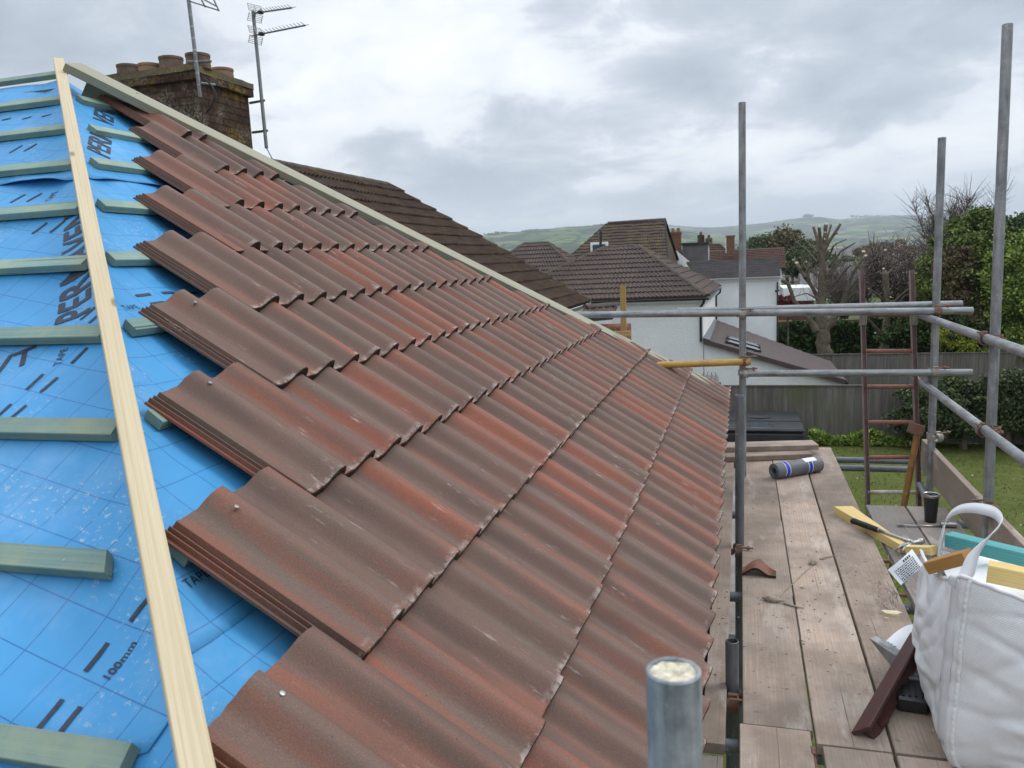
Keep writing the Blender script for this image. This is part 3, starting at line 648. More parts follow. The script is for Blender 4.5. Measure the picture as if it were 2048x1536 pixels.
def clip(bm,side,u,v,ang):
    # trim lettering at the hip in text space
    c,s=math.cos(ang),math.sin(ang); a=Vector((hipL(1) if side=='L' else hipR(1),1)); d=Vector((-ca,1)) if side=='L' else Vector((ca,1))
    n_=Vector((d.y,-d.x)) if side=='L' else Vector((-d.y,d.x)); a=a-n_.normalized()*.012
    p=Vector(((a.x-u)*c+(a.y-v)*s,-(a.x-u)*s+(a.y-v)*c,0)); nn=Vector((n_.x*c+n_.y*s,-n_.x*s+n_.y*c,0))
    bmesh.ops.bisect_plane(bm,geom=bm.verts[:]+bm.edges[:]+bm.faces[:],plane_co=p,plane_no=nn,clear_outer=True); return bm
def LU(u,v):
    # the print positions were measured against a plane a touch higher; slide them along the sight line onto the sheet
    p=Vector((u,v*ca-3.0156+.08*sa,v*sa-.08*ca)); d=p-CAMP; n_=Vector((0,-sa,ca)); o=Lpt(0,0,-.083); t=n_.dot(o-CAMP)/n_.dot(d); q=CAMP+d*t
    return q.x,(q.y-YN-.083*sa)/ca
def put(side,txt,size,u,v,ang,narrow=1.0,shear=0,offset=0):
    if side=='L': u,v=LU(u,v)
    bm=clip(text_mesh(txt,size,shear=shear,narrow=narrow,offset=offset),side,u,v,ang)
    if bm.verts: lay(side,bm,u,v,ang,PB[side],SEED[side])
    else: bm.free()
def bar(side,u0,v0,u1,v1,wd):
    if side=='L': (u0,v0),(u1,v1)=LU(u0,v0),LU(u1,v1)
    bm=bmesh.new(); a=Vector((u0,v0)); e=Vector((u1,v1)); d=(e-a).normalized(); n_=Vector((-d.y,d.x))*wd/2
    bm.faces.new([bm.verts.new((*(a-n_),0)),bm.verts.new((*(e-n_),0)),bm.verts.new((*(e+n_),0)),bm.verts.new((*(a+n_),0))])
    bm=clip(bm,side,0,0,0)
    if bm.verts: lay(side,bm,0,0,0,None,SEED[side],'printed_dash')
PB={'L':None,'R':None}; SEED={'L':1.3,'R':4.1}
put('L','PERMAVENT',.142,-1.62,1.885,math.radians(124),.98,.0,.003)
put('L','VT',.105,-1.775,1.628,math.radians(30),1.0,0,.002)
put('L','100mm',.0235,-.906,.906,math.radians(78),1.0,0,.0006)
put('L','TAPE',.030,-1.562,1.672,math.radians(108),1.0); put('L','TAPE',.034,-2.262,2.553,math.radians(108),1.0)
put('L','1',.06,-.862,.775,math.radians(88),1.2,0,.004)
for q in ((-.954,.974,-.961,.919),(-.967,.868,-.973,.813),(-.924,.86,-.930,.804),(-.905,1.062,-.928,1.012)): bar('L',*q,.0105)
for q in ((-1.591,1.639,-1.599,1.582),(-1.538,1.628,-1.549,1.573),(-1.612,1.905,-1.631,1.856),(-1.521,1.735,-1.532,1.678),(-1.606,1.532,-1.613,1.480),(-1.556,1.528,-1.568,1.480),(-1.570,1.88,-1.585,1.835)): bar('L',*q,.010)
for du in (0,.075): 
    for (u,v) in ((-2.15,2.39),(-2.75,3.02),(-2.43,2.62)): bar('L',u+du,v,u+du-.02,v-.06,.012)
for (u,v) in ((-2.95,3.33),(-3.08,3.345),(-2.83,3.32)): bar('L',u,v,u-.05,v-.006,.010)
put('R','PERM',.125,-.385,2.905,math.radians(44.5),1.12,0,.003); put('R','VEN',.125,.01,3.285,math.radians(44.5),1.05,0,.003)
put('R','AVE',.12,-1.16,2.14,math.radians(60),1.0,0,.003)
put('R','TAPE',.030,-1.312,1.892,math.radians(6),1.0); put('R','TAPE',.030,-2.02,1.032,math.radians(2),1.0)
for (u,v) in ((-1.196,1.962),(-1.087,1.961),(-.975,1.958),(-1.185,1.914),(-1.068,1.917),(-.955,1.914)): bar('R',u,v,u+.058,v-.001,.0125)
bar('R',-1.36,1.925,-1.335,1.945,.012)
# ================================================================== scaffold
ZB=-.5
def board(x0,x1,y0,y1,mat='scaf',z=ZB,lab='',name='scaffold_board',group='weathered boards of the scaffold platform',skew=0,band=True):
    o=beam(name,(((x0+x1)/2),y0,z-.019),((x0+x1)/2+skew,y1,z-.019),x1-x0,.038,mat,ch=.003,bow=.0015)
    return tag(o,lab,'scaffold board',group)
board(-.185,.040,-.72,3.48,'scaf',ZB,'narrow-looking grey board running right under the edge of the roof tiles')
board(.098,.323,-.58,3.50,'scaf',ZB,'long pale board right of the inner scaffold poles, with the broken tile on it')
board(.330,.556,-.655,3.52,'scaf',ZB,'long middle board with the pale knotted string lying across it')
board(.566,.795,-.655,3.54,'scaf',ZB,'long scratched board with the pale wood chip on it')
board(.845,1.068,-.66,2.02,'scafdark',ZB-.004,'dark grey damp board under the ring spanner')
board(1.078,1.300,-.66,2.02,'scafdark',ZB-.002,'board with the black drinks cup standing on it',)
board(.088,.315,-3.9,-.590,'scaf',ZB+.001,'near board continuing the pale walking board, its end at a butt joint',)
board(.345,.552,-3.9,-.668,'scaf',ZB+.003,'near board with a square-cut end beside a bolt',)
board(.565,.80,-3.9,-.672,'scaf',ZB+.001,'near board at the foot of the maroon strip')
board(.83,1.06,-3.9,-.672,'scaf',ZB-.002,'near board under the white bulk bag')
board(1.07,1.30,-3.9,-.672,'scaf',ZB-.002,'outermost near board beside the bulk bag')
board(-.185,.035,-3.9,-.735,'scafdark',ZB-.036,'dark near board below the end of the board at the eaves')
# two short planks stacked at the far end
tag(beam('short_plank',(-.28,3.02,ZB+.022),(.60,3.24,ZB+.022),.20,.04,'scaf',ch=.003),'lower short plank lying across the far end of the platform','plank','short planks stacked at the far end')
tag(beam('short_plank',(-.28,3.17,ZB+.063),(.66,3.36,ZB+.063),.18,.04,'scaf',ch=.003),'upper short plank on the stack at the far end of the platform','plank','short planks stacked at the far end')
tag(beam('toe_board',(1.355,2.93,ZB+.105),(1.345,-1.2,ZB+.105),.038,.225,'toe',ch=.003,bow=.002),'brown toe board on edge along the outer side of the platform','toe board')
# poles
def pole(name,p0,p1,lab,mat='tube',grp='galvanised scaffold tubes',parts=()):
    t=hollow_tube(name,p0,p1,.02415,mat); tag(t,lab,'scaffold tube',grp); return t
pole('scaffold_tube',(.104,2.6,G),(.106,2.6,2.10),'tall vertical scaffold tube standing beyond the far end of the tiled slope')
pole('scaffold_tube',(1.327,2.6,G),(1.331,2.6,1.765),'middle-height vertical tube, second from the right, behind the guard rails')
pole('scaffold_tube',(1.333,1.245,G),(1.333,1.35,2.125),'tallest vertical tube, furthest right')
pole('scaffold_tube',(.076,1.163,G),(.087,1.163,.342),'short vertical tube with an open top in front of the tall left tube','tubedk')
pole('scaffold_tube',(.062,-.333,G),(.060,-.333,-.325),'dark stub of tube in the gap between roof edge and boards, open at the top','tubedk')
s_=pole('scaffold_tube',(.038,-2.538,G),(.038,-2.538,.735),'scuffed tube end close to the camera, plugged with pale mortar','stub')
b=MB(); n=20; vs=[]; 
for i in range(7):
    for k in range(n): 
        r=.0205*i/6; a=2*math.pi*k/n; x,y=r*math.cos(a),r*math.sin(a); vs.append((.038+x,-2.538+y,.7315+.0035*mnoise.noise(Vector((x*90,y*90,1)))-(.006*math.exp(-((x-.004)**2+(y-.004)**2)/2.5e-5))))
b.add(vs,[(i*n+k,i*n+(k+1)%n,(i+1)*n+(k+1)%n,(i+1)*n+k) for i in range(6) for k in range(n)]); b.build('mortar_plug',plain('cream_mortar',(.62,.57,.44),.9,var=.3,scale=120),s_,smooth=True)
# end frame rails (along X) and side rails (along Y)
pole('scaffold_tube',(-1.9,2.55,.715),(1.535,2.55,.658),'upper horizontal rail across the end of the platform, front one of two')
pole('scaffold_tube',(-.35,2.665,.700),(1.50,2.665,.695),'rear tube lying just behind the upper end rail')
pole('scaffold_tube',(.088,2.55,.257),(1.545,2.55,.254),'lower horizontal rail across the end of the platform')
pole('scaffold_tube',(1.285,2.93,.615),(1.285,-3.6,.60),'upper side guard rail running towards the camera on the right')
pole('scaffold_tube',(1.285,2.95,.165),(1.285,-3.6,.10),'lower side guard rail running towards the camera on the right')
z1_=z2_=-.565
pole('scaffold_tube',(-.3,3.15,z1_),(1.29,3.15,z1_),'lower of two dark tubes below the end of the platform','tubedk',)
pole('scaffold_tube',(-.2,3.40,z2_),(1.345,3.40,z2_),'upper of two dark tubes below the end of the platform','tubedk')
for yy,l in ((-.62,'nearest short transom tube under the boards'),(.62,'second transom tube seen in the gap under the boards'),(1.9,'transom tube under the middle of the platform')):
    pole('scaffold_tube',(-.30,yy,ZB-.068),(1.42,yy,ZB-.068),l,'tubedk')
pole('scaffold_tube',(-1.15,2.49,.31),(.16,2.52,.345),'yellow painted tube clamped to the tall left pole','yel','painted scaffold tubes')
pole('scaffold_tube',(1.29,2.70,-.55),(1.34,1.3,-1.0),'slanting diagonal tube below the toe board','tube')
# couplers: body, two straps, bolts with nuts
def coupler(p,lab,rot=0,mat='coup',tilt=0,sc=1):
    root=empty('coupler',p,lab,'coupler','clamps joining the scaffold tubes',rot); root.rotation_euler=(tilt,0,rot)
    def part(nm,b,mt,sm=True):
        o=b.build(nm,mt,None,smooth=sm); o.parent=root; return o
    b=MB(); b.lathe((0,0,-.02),[(.025,0),(.031,0),(.031,.042),(.025,.042),(.025,0)],20); part('band',b,mat)
    R=Matrix.Rotation(math.pi/2,3,'Y'); b=MB(); b.lathe((0,-.052,0),[(.025,-.02),(.031,-.02),(.031,.022),(.025,.022),(.025,-.02)],20,R); part('band',b,mat)
    b=MB(); b.box((0,-.027,0),(.045,.014,.045),ch=.003); b.box((.034,-.004,.0),(.018,.02,.034),ch=.003); b.box((-.034,-.052,.0),(.02,.018,.034),ch=.003); b.box((.0,-.052,.034),(.034,.018,.016),ch=.002); part('body',b,mat,False)
    b=MB(); b.tube([(.040,-.05,0),(.040,.030,0)],.006,8); b.lathe((.040,.018,0),[(0,0),(.0115,0),(.0115,.012),(0,.012)],6,Matrix.Rotation(-math.pi/2,3,'X')); part('bolt',b,'rust',False)
    b=MB(); b.tube([(-.01,-.082,.036),(.075,-.082,.036)],.006,8); b.lathe((.045,-.082,.036),[(0,0),(.0115,0),(.0115,.012),(0,.012)],6,R); part('bolt',b,'rust',False)
    return root
coupler((.105,2.6,.672),'clamp holding the upper end rail to the tall left pole',0,'coup')
coupler((.105,2.6,.257),'round-ended clamp holding the lower end rail to the tall left pole',math.pi*.1,'coup')
coupler((.105,2.575,.345),'rusty clamp with a yellow tab on the tall left pole',.3,'rust')
coupler((1.329,2.6,.660),'rusty clamp joining the upper end rail to the second pole from the right',0,'rust')
coupler((1.328,2.6,.256),'clamp joining the lower end rail to the second pole from the right',0,'coup')
coupler((1.333,1.30,.606),'rusty clamp on the upper guard rail at the tallest pole',math.radians(-90),'rust')
coupler((1.333,1.27,.14),'rusty clamp on the lower guard rail at the tallest pole',math.radians(-90),'rust')
coupler((1.285,2.62,.640),'clamp at the far end of the upper guard rail',math.radians(90),'coup')
coupler((1.285,2.62,.215),'clamp at the far end of the lower guard rail',math.radians(90),'coup')
coupler((1.328,2.6,-.185),'grey clamp on the second pole just above the toe board',.6,'coup')
coupler((1.333,1.24,-.28),'clamp on the tallest pole at toe board level',math.pi,'rust')
coupler((.062,-.333,-.55),'dark clamp low in the gap by the stub of tube',0,'rust')
coupler((.08,1.163,-.52),'clamp low on the short pole in the gap beside the boards',0,'rust')
# ladder
lad=empty('ladder',(1.1,2.75,G),'red-brown metal ladder tied to the end rails, rising past the platform','ladder')
LT0,LB0=PY(1723,540,2.80),PY(1736,1010,2.72); LT1,LB1=PY(1823,540,2.80),PY(1838,1010,2.72)
def ext(a,b_,t): return a+(b_-a)*t
R=frame((LB0-LT0),(LT1-LT0))
for a,c in ((LT0,LB0),(LT1,LB1)):
    e=ext(a,c,3.35); b=MB(); L=(e-a).length; F=frame(e-a,(0,1,0)); 
    for yy in (-1,1): b.box((a+e)/2+F@Vector((0,yy*.0125,0)),(L,.004,.052),F)
    b.box((a+e)/2,(L,.0212,.005),F); b.build('stile','ladder',lad)
for i in range(20):
    t=(628+i*71.0*(1-.0)-540)/470
    t=(.187+i*.1515); a=ext(LT0,LB0,t); c=ext(LT1,LB1,t)
    if t>3.3: break
    b=MB(); b.tube([a,c],.0145,14); b.build('rung','rungw' if i==5 else 'rungr',lad,smooth=True)
for k,(a,c) in enumerate(((LT0,LB0),(LT1,LB1))):
    p=ext(a,c,.20); b=MB(); b.box(p+Vector((0,-.018,0)),(.048,.01,.095),ch=.002); b.tube([p+Vector((.026,-.02,.02)),p+Vector((.026,.08,.02))],.006,8); b.build('ladder_clip','coup',lad)
# orange steel post behind the ladder foot and yellow timber post behind the roof
p0=PY(1838,850,2.66); p1=PY(1806,1020,2.62)
t=hollow_tube('steel_post',p1+(p1-p0)*2,p0,.021,'orangest'); tag(t,'orange rusty steel prop leaning behind the ladder','post')
b=MB(); b.box(PY(1832,858,2.62),(.10,.015,.07),Matrix.Rotation(.3,3,'Y')); b.build('bracket','rust',t)
q=PD(1245.5,572,6.6); tp=empty('timber_post',(q.x,q.y,G),'upright orange-brown timber behind the far end of the new roof','post')
beam('post',(q.x,q.y,-1.2),(q.x,q.y,q.z),.045,.045,'brownpost',up=(0,1,0),parent=tp)
q2=PD(1225,668,6.65); beam('cross_piece',q2+Vector((-.12,0,0)),q2+Vector((.15,0,0)),.04,.045,'brownpost',parent=tp)
# ================================================================== things on the platform
def rot_z(a): return Matrix.Rotation(a,3,'Z')
def lift(px,py,h=0): return PZ(px,py,ZB+h)
# lead roll
r0=lift(1548,958,.0); r1=lift(1640,942,.0); RR=.056
d=(r1-r0).normalized(); a=Vector((r0.x,r0.y,ZB+RR))+d*-.0; c=a+d*.40; mid=(a+c)/2; F=frame(d); Rz=Matrix((F.col[1],F.col[2],F.col[0])).transposed(); mw=Matrix.Translation(mid)@Rz.to_4x4()
b=MB(); H=.20; pr=[(.026,-H+.05),(.026,-H)]
for i in range(7): rr=.026+(RR-.026)*(i+1)/8; pr+=[(rr,-H+(.0015 if i%2 else -.0015))]
pr+=[(RR-.001,-H),(RR,-H+.002),(RR,H-.002),(RR-.001,H),(.026,H),(.026,H-.05)]
b.lathe((0,0,0),pr,40); b.lathe((0,0,0),[(0,-H+.05),(.026,-H+.05)],40,mi=1)
roll=b.build('lead_roll',['lead','dark'],None,smooth=True,mw=mw); tag(roll,'grey roll of lead flashing with two blue bands lying on the boards','roll')
for zz in (-.115,.085):
    b=MB(); b.lathe((0,0,zz),[(RR+.0006,-.014),(RR+.0009,-.014),(RR+.0009,.014),(RR+.0006,.014)],40); o=b.build('blue_band','blueband',roll,smooth=True,mw=mw)
    b=MB(); 
    for e in (-.017,.017): b.lathe((0,0,zz+e),[(RR+.0006,-.002),(RR+.0009,-.002),(RR+.0009,.002),(RR+.0006,.002)],40)
    b.build('band_edge','paper',roll,smooth=True,mw=mw)
b=MB(); vs=[]
for zz in (.045,.15):
    for k in range(9): th=math.radians(70+k*6); vs.append((RR*1.02*math.cos(th),RR*1.02*math.sin(th),zz))
b.add(vs,[(k,k+1,9+k+1,9+k) for k in range(8)]); b.build('paper_label','paper',roll,mw=mw@Matrix.Rotation(math.radians(15),4,'Z'))
# broken tile shard
s0=lift(1484,1152); s1=lift(1552,1158); sh=MB(); ws=(s1-s0).length; vs=[]; n=16
ax=(s1-s0).normalized(); ay=Vector((-ax.y,ax.x,0)); outl=lambda t:.115*(1-abs(t-.48)/.55)+.012
for t_ in (0,1):
    for j in (0,1,2,3):
        for i in range(n+1):
            t=i/n; q=s0+ax*ws*t+ay*outl(t)*j/3; hz=.033*max(0,math.sin(math.pi*min(1,t*1.25)))**1.5*(1-.15*j)+.014*(1-t_)+.002+.04*j/3*0; q.z=ZB+hz+ .018*j/3; vs.append(q)
w_=n+1; L4=4*w_; fs=[(j*w_+i,j*w_+i+1,(j+1)*w_+i+1,(j+1)*w_+i) for j in range(3) for i in range(n)]
m1=[0]*len(fs); fs2=[tuple(x+L4 for x in f[::-1]) for f in fs]; ed=[(L4+i,L4+i+1,i+1,i) for i in range(n)]+[(3*w_+i,3*w_+i+1,L4+3*w_+i+1,L4+3*w_+i) for i in range(n)]+[(j*w_,(j+1)*w_,L4+(j+1)*w_,L4+j*w_) for j in range(3)]+[(L4+j*w_+n,L4+(j+1)*w_+n,(j+1)*w_+n,j*w_+n) for j in range(3)]
sh.add(vs,fs); sh.add([],[],0); sh.f+=fs2+ed; sh.mi+=[1]*(len(fs2)+len(ed))
tag(sh.build('broken_tile',['tile','tileend'],smooth=True),'brown broken corner of a roof tile lying on the pale walking board','tile piece')
# string with two mortar-caked ends
A=lift(1548,1200,.012); B=lift(1626,1125,.012); st=empty('string_line',(A.x,A.y,ZB),'thin string stretched between two lumps of dried mortar on the middle boards','string line')
b=MB(); pts=[A+(B-A)*(i/14)+Vector((math.sin(i*1.1)*.002,math.cos(i*.8)*.002,-.008 if 0<i<14 else 0)) for i in range(15)]; b.tube(pts,.0017,6); b.build('string','mud',st,smooth=True)
def lump(name,c,ax,L,r,seed):
    b=MB(); F=frame(ax); pts=[];rr=[]
    for i in range(13): t=i/12; pts.append(Vector(c)+F@Vector(((t-.5)*L,mnoise.noise(Vector((t*3,seed,0)))*r*.4,0))); rr.append(r*(.18+math.sin(math.pi*min(1,t*1.15))**1.3*.85)*(1+.15*mnoise.noise(Vector((t*8,seed,3)))))
    b.tube(pts,rr,12); return b.build(name,'mud',st,smooth=2)
lump('mortar_lump',lift(1547,1199,.012),(1,-.25,0),.105,.0165,1); lump('mortar_lump',lift(1627,1124,.012),(.9,.5,0),.06,.016,2)
b=MB(); q=lift(1640,1118,.004); b.tube([q,q+Vector((.03,.02,.004)),q+Vector((.06,.05,.0)),q+Vector((.09,.05,.002))],[.006,.004,.003,.0015],6); b.build('frayed_end','mud',st)
b=MB(); q=lift(1568,1206,.006); b.tube([q,q+Vector((.05,-.03,.0)),q+Vector((.085,-.04,.0))],[.007,.005,.002],6); b.build('frayed_end','mud',st)
# wood chips and crumbs
def chip(c,L,wd,seed,lab,h=.012):
    r=random.Random(seed); b=MB(); c=Vector(c); an=r.uniform(-.4,.4); F=rot_z(an); top=[(-L/2,-wd*.1),(-L*.3,wd*.45),(L*.3,wd*.5),(L/2,wd*.1),(L*.25,-wd*.45),(-L*.25,-wd*.5)]
    vs=[c+F@Vector((x,y,.0005)) for x,y in top]+[c+F@Vector((x*.96,y*.9,h*(.5+.8*r.random()))) for x,y in top]
    b.add(vs,[(5,4,3,2,1,0),(6,7,8,9,10,11)]+[(i,(i+1)%6,6+(i+1)%6,6+i) for i in range(6)]); return tag(b.build('wood_chip','chip'),lab,'wood chip','pale chips of wood dropped on the boards')
chip(lift(1783,1229),.085,.03,3,'long pale wood chip on the scratched board left of the bag',.016)
chip(lift(1604,1176),.016,.010,5,'tiny pale chip between the string and the next board'); chip(lift(1773,1240),.02,.012,6,'small crumb of wood below the long pale chip')
rs=random.Random(11); b=MB()
for i in range(420):
    x=rs.uniform(-.1,1.25); y=rs.choice([rs.uniform(-.6,3),rs.gauss(.35,.35)]); s=rs.uniform(.0012,.0042)
    if any(abs(x-g_)<.008 for g_ in (.069,.327,.561,.82,1.073)): continue
    b.box((x,y,ZB+s*.4),(s*2,s*1.3,s),rot_z(rs.uniform(0,3)))
tag(b.build('mortar_crumbs','mud'),'scattered crumbs of mortar and grit over the boards','debris',kind='stuff')
b=MB()
for i in range(46):
    c=lift(rs.uniform(1755,1800),rs.uniform(1160,1222),.0012); an=rs.gauss(1.57,.25); L=rs.uniform(.02,.07); dx=Vector((math.cos(an),math.sin(an),0))*L/2; pp=Vector((-dx.y,dx.x,0)).normalized()*.0009
    if c.x<.575 or c.x>.785: continue
    b.quad(c-dx-pp,c-dx+pp,c+dx+pp,c+dx-pp)
tag(b.build('splinters','twig'),'brown splinters and score marks on the scratched board','debris',kind='stuff')
# tapered pine offcut, hammer
def P8(name,pts_bot,h,mat,lab,cat,lift_=0):
    b=MB(); n=len(pts_bot); lo=[Vector((p.x,p.y,p.z+lift_)) for p in pts_bot]; hi=[p+Vector((0,0,h)) for p in lo]
    b.add(lo+hi,[tuple(range(n-1,-1,-1)),tuple(range(n,2*n))]+[(i,(i+1)%n,n+(i+1)%n,n+i) for i in range(n)]); return b
o1=lift(1668,1027); o2=lift(1800,1106); HH=.045
dd=(o2-o1); L=dd.length; dx=dd.normalized(); pr=Vector((-dx.y,dx.x,0))
F=frame(dx); mw=Matrix.Translation((o1+o2)/2+pr*.05+Vector((0,0,HH/2)))@F.to_4x4()
b=MB(); hl=L/2; lo=[(-hl,-.05),(hl,-.05),(hl,-.012),(-hl+.02,.055)]; vs=[(x,y,-HH/2) for x,y in lo]+[(x,y,HH/2) for x,y in lo]; b.add(vs,[(3,2,1,0),(4,5,6,7),(0,1,5,4),(1,2,6,5),(2,3,7,6),(3,0,4,7)])
tag(b.build('tapered_offcut','pineY',mw=mw),'yellow pine wedge-shaped offcut under the hammer','timber offcut')
h0=PZ(1704,1041,ZB+.058); h1=PZ(1828,1086,ZB+.05); ham=empty('hammer',(h0.x,h0.y,ZB),'claw hammer with black rubber grip lying across the pine offcut','hammer')
dh=(h1-h0).normalized(); Lh=(h1-h0).length; b=MB(); pts=[h0+dh*Lh*t for t in (0,.01,.04,.12,.22,.34,.42,.45)]; b.tube(pts,[.013,.0195,.0215,.0190,.0200,.018,.017,.0145],14,flat=.85); b.build('grip','black',ham,smooth=2)
b=MB(); pts=[h0+dh*Lh*t for t in (.45,.47)]; b.tube(pts,[.0125,.0125],14); b.build('collar','chrome',ham,smooth=True)
b=MB(); pts=[h0+dh*Lh*t for t in (.47,.6,.8,.985)]; b.tube(pts,[.0105,.0092,.0095,.012],12); b.build('shaft','chrome',ham,smooth=2)
hx=Vector((-dh.y,dh.x,0)).normalized(); hc=h1; b=MB(); F2=frame(hx)
b.tube([hc+hx*.060,hc+hx*.042,hc+hx*.038,hc+hx*.016,hc,hc-hx*.018],[.0185,.0185,.0135,.0125,.0165,.016],14); 
for s_2 in (-1,1):
    b.tube([hc-hx*.010,hc-hx*.05+dh*s_2*.008,hc-hx*.085+dh*s_2*.014+Vector((0,0,-.006)),hc-hx*.112+dh*s_2*.016+Vector((0,0,-.022))],[.0135,.0115,.009,.0045],10,flat=.8)
b.build('head','chrome',ham,smooth=2)
# ring spanner
w0=PZ(1800,1050,ZB+.006); w1=PZ(1908,1053,ZB+.006); dw=(w1-w0).normalized(); Lw=(w1-w0).length; sp=empty('spanner',(w0.x,w0.y,ZB),'steel ratchet spanner lying on the grey board beside the cup','spanner')
b=MB(); b.tube([w0+dw*.012,w0+dw*Lw*.35,w0+dw*Lw*.8],[.0075,.0060,.0075],10,flat=.6); b.build('handle','chrome',sp,smooth=2)
b=MB(); b.lathe(w0,[(.006,-.005),(.0125,-.005),(.0125,.005),(.006,.005),(.006,-.005)],18); b.build('ring_end','chrome',sp,smooth=True)
b=MB(); c=w0+dw*Lw*.88+Vector((0,0,.008)); F=frame(dw); b.tube([c-dw*.035,c+dw*.045],[.0145,.0145],14); b.lathe(c+Vector((.0,.045,-.004)),[(.008,-.012),(.019,-.012),(.019,.014),(.008,.014),(.008,-.012)],18); b.tube([c+Vector((-.02,.05,.0)),c+Vector((.05,.03,0))],.007,10); b.build('socket','chrome',sp,smooth=True)
# cup
cb=PZ(1861,1043,ZB); cup=empty('cup',(cb.x,cb.y,ZB),'black insulated drinks tumbler with a clear-rimmed lid','cup')
b=MB(); b.lathe((cb.x,cb.y,ZB),[(0,0),(.030,0),(.032,.004),(.034,.05),(.037,.10),(.0405,.145),(.043,.152)],32); b.build('body','blackm',cup,smooth=True)
b=MB(); b.lathe((cb.x,cb.y,ZB),[(.0432,.150),(.0446,.153),(.0446,.163),(.042,.167),(.0385,.164)],32); b.build('rim','chrome',cup,smooth=True)
b=MB(); b.lathe((cb.x,cb.y,ZB),[(.0385,.1635),(.036,.158),(.02,.157),(0,.157)],32); b.box((cb.x,cb.y+.014,ZB+.160),(.02,.014,.006),ch=.001); b.build('lid','blackm',cup,smooth=True)
# ------------------------------------------------------------------ bulk bag
bagroot=empty('bulk_bag',(1.15,-.25,ZB),'large white woven bulk bag full of timber offcuts on the right of the platform','bulk bag')
CB=[(.735,.02),(.675,-.74),(1.42,-.86),(1.50,.02)]       # bottom corners (x,y): far-left, near-left, near-right, far-right
CT=[(.735,-.06),(.712,-.72),(1.44,-.80),(1.50,-.02)]
ZT=[-.035,.120,.04,-.02]
def bag_pt(t,z01,inset=0):
    # t 0..4 around from far-left; rounded-square outline
    k=int(t)%4; f=t-int(t); r=.10
    def edge(C): 
        a=Vector(C[k]).to_2d() if False else Vector((C[k][0],C[k][1])); c=Vector((C[(k+1)%4][0],C[(k+1)%4][1])); return a+(c-a)*f
    p=edge(CB)*(1-z01)+edge(CT)*z01; zt=ZT[k]*(1-f)+ZT[(k+1)%4]*f
    cen=Vector((1.09,-.36)); sag=-.05*math.sin(math.pi*f); zt+=sag*1.1
    z=ZB+.004+(zt-ZB)*z01
    n_=(p-cen).normalized(); bulge=.045*math.sin(math.pi*f)*math.sin(math.pi*min(1,z01*.95+.05))
    co=-.02*(1-abs(2*f-1))**0 if False else 0
    cr=abs(mnoise.noise(Vector((t*1.6+z01*2.8,z01*2.6-t*.8,4)))); cr2=abs(mnoise.noise(Vector((t*2.6-z01*3.2,z01*2.2+t*1.1,14))))
    wr=.016*mnoise.noise(Vector((t*2.3,z01*2.2,1)))-.013*max(0,.20-cr)/.20-.009*max(0,.16-cr2)/.16+.006*mnoise.noise(Vector((t*9,z01*7,7)))+.0025*mnoise.noise(Vector((t*26,z01*22,9)))+.022*math.exp(-((z01-.30-.10*math.sin(t*2.2))/.035)**2)*math.sin(math.pi*f)*.6
    wr*=.30+.70*math.sin(math.pi*f)
    tuck=-.055*math.exp(-z01/.06)
    p=p+n_*(bulge+wr+tuck-inset); return Vector((p.x,p.y,z))
NU,NV=192,72; b=MB(); vs=[];uv=[]
for j in range(NV+1):
    for i in range(NU): t=4*i/NU; vs.append(bag_pt(t,j/NV)); uv.append((t*.72,j/NV*.62))
fs=[(j*NU+i,j*NU+(i+1)%NU,(j+1)*NU+(i+1)%NU,(j+1)*NU+i) for j in range(NV) for i in range(NU)]
b.add(vs,[f[::-1] for f in fs],0,uv)
o_=len(vs); vs2=[];uv2=[]
for j in range(40):
    for i in range(NU): t=4*i/NU; vs2.append(bag_pt(t,1-j/40*.55,.004)+ (Vector((0,0,.0)))); uv2.append((t*.72,(1-j/60)*.62))
b.add(vs2,[(j*NU+i,j*NU+(i+1)%NU,(j+1)*NU+(i+1)%NU,(j+1)*NU+i)[::-1][::-1] for j in range(39) for i in range(NU)],0,uv2)
b.add([bag_pt(4*i/NU,.46,.0) for i in range(NU)]+[Vector((1.1,-.36,-.20))],[(i,(i+1)%NU,NU) for i in range(NU)],0,None)
b.build('bag_body','bag',bagroot,smooth=2)
b=MB(); b.tube([bag_pt(4*i/NU,1.0,.002)+Vector((0,0,.002+.0015*math.sin(i*1.7))) for i in range(NU+1)],.0065,8,cap=False); b.build('rolled_hem','bag',bagroot,smooth=2)
# corner seam, webbing running down it and the big lifting loop
def ribbon(pts,wds,dirs,name,mat,thick=.0025,parent=bagroot):
    b=MB(); vs=[];uv=[]; n=len(pts); s=0
    for i in range(n):
        if i: s+=(pts[i]-pts[i-1]).length
        tdir=(pts[min(i+1,n-1)]-pts[max(i-1,0)]).normalized(); wd=dirs[i].normalized()*wds/2; nn=tdir.cross(wd).normalized()*thick/2
        for a,c in ((-1,-1),(1,-1),(1,1),(-1,1)): vs.append(pts[i]+wd*a+nn*c); uv.append((a*wds/2,s))
    fs=[(i*4+k,i*4+(k+1)%4,(i+1)*4+(k+1)%4,(i+1)*4+k) for i in range(n-1) for k in range(4)]+[(3,2,1,0),((n-1)*4,(n-1)*4+1,(n-1)*4+2,(n-1)*4+3)]
    b.add(vs,fs,0,uv); return b.build(name,mat,parent,smooth=2)
def crn(z,dt=0,out=.006): 
    q=bag_pt(1+dt,z); n_=Vector((q.x-1.09,q.y+.36,0)).normalized(); return q+n_*out
seamz=[i/40 for i in range(41)]
b=MB(); b.tube([crn(z,.03,.0015+.0008*math.sin(z*190)) for z in [i/160 for i in range(161)]],.0065,8); b.build('corner_seam','bag',bagroot,smooth=2)
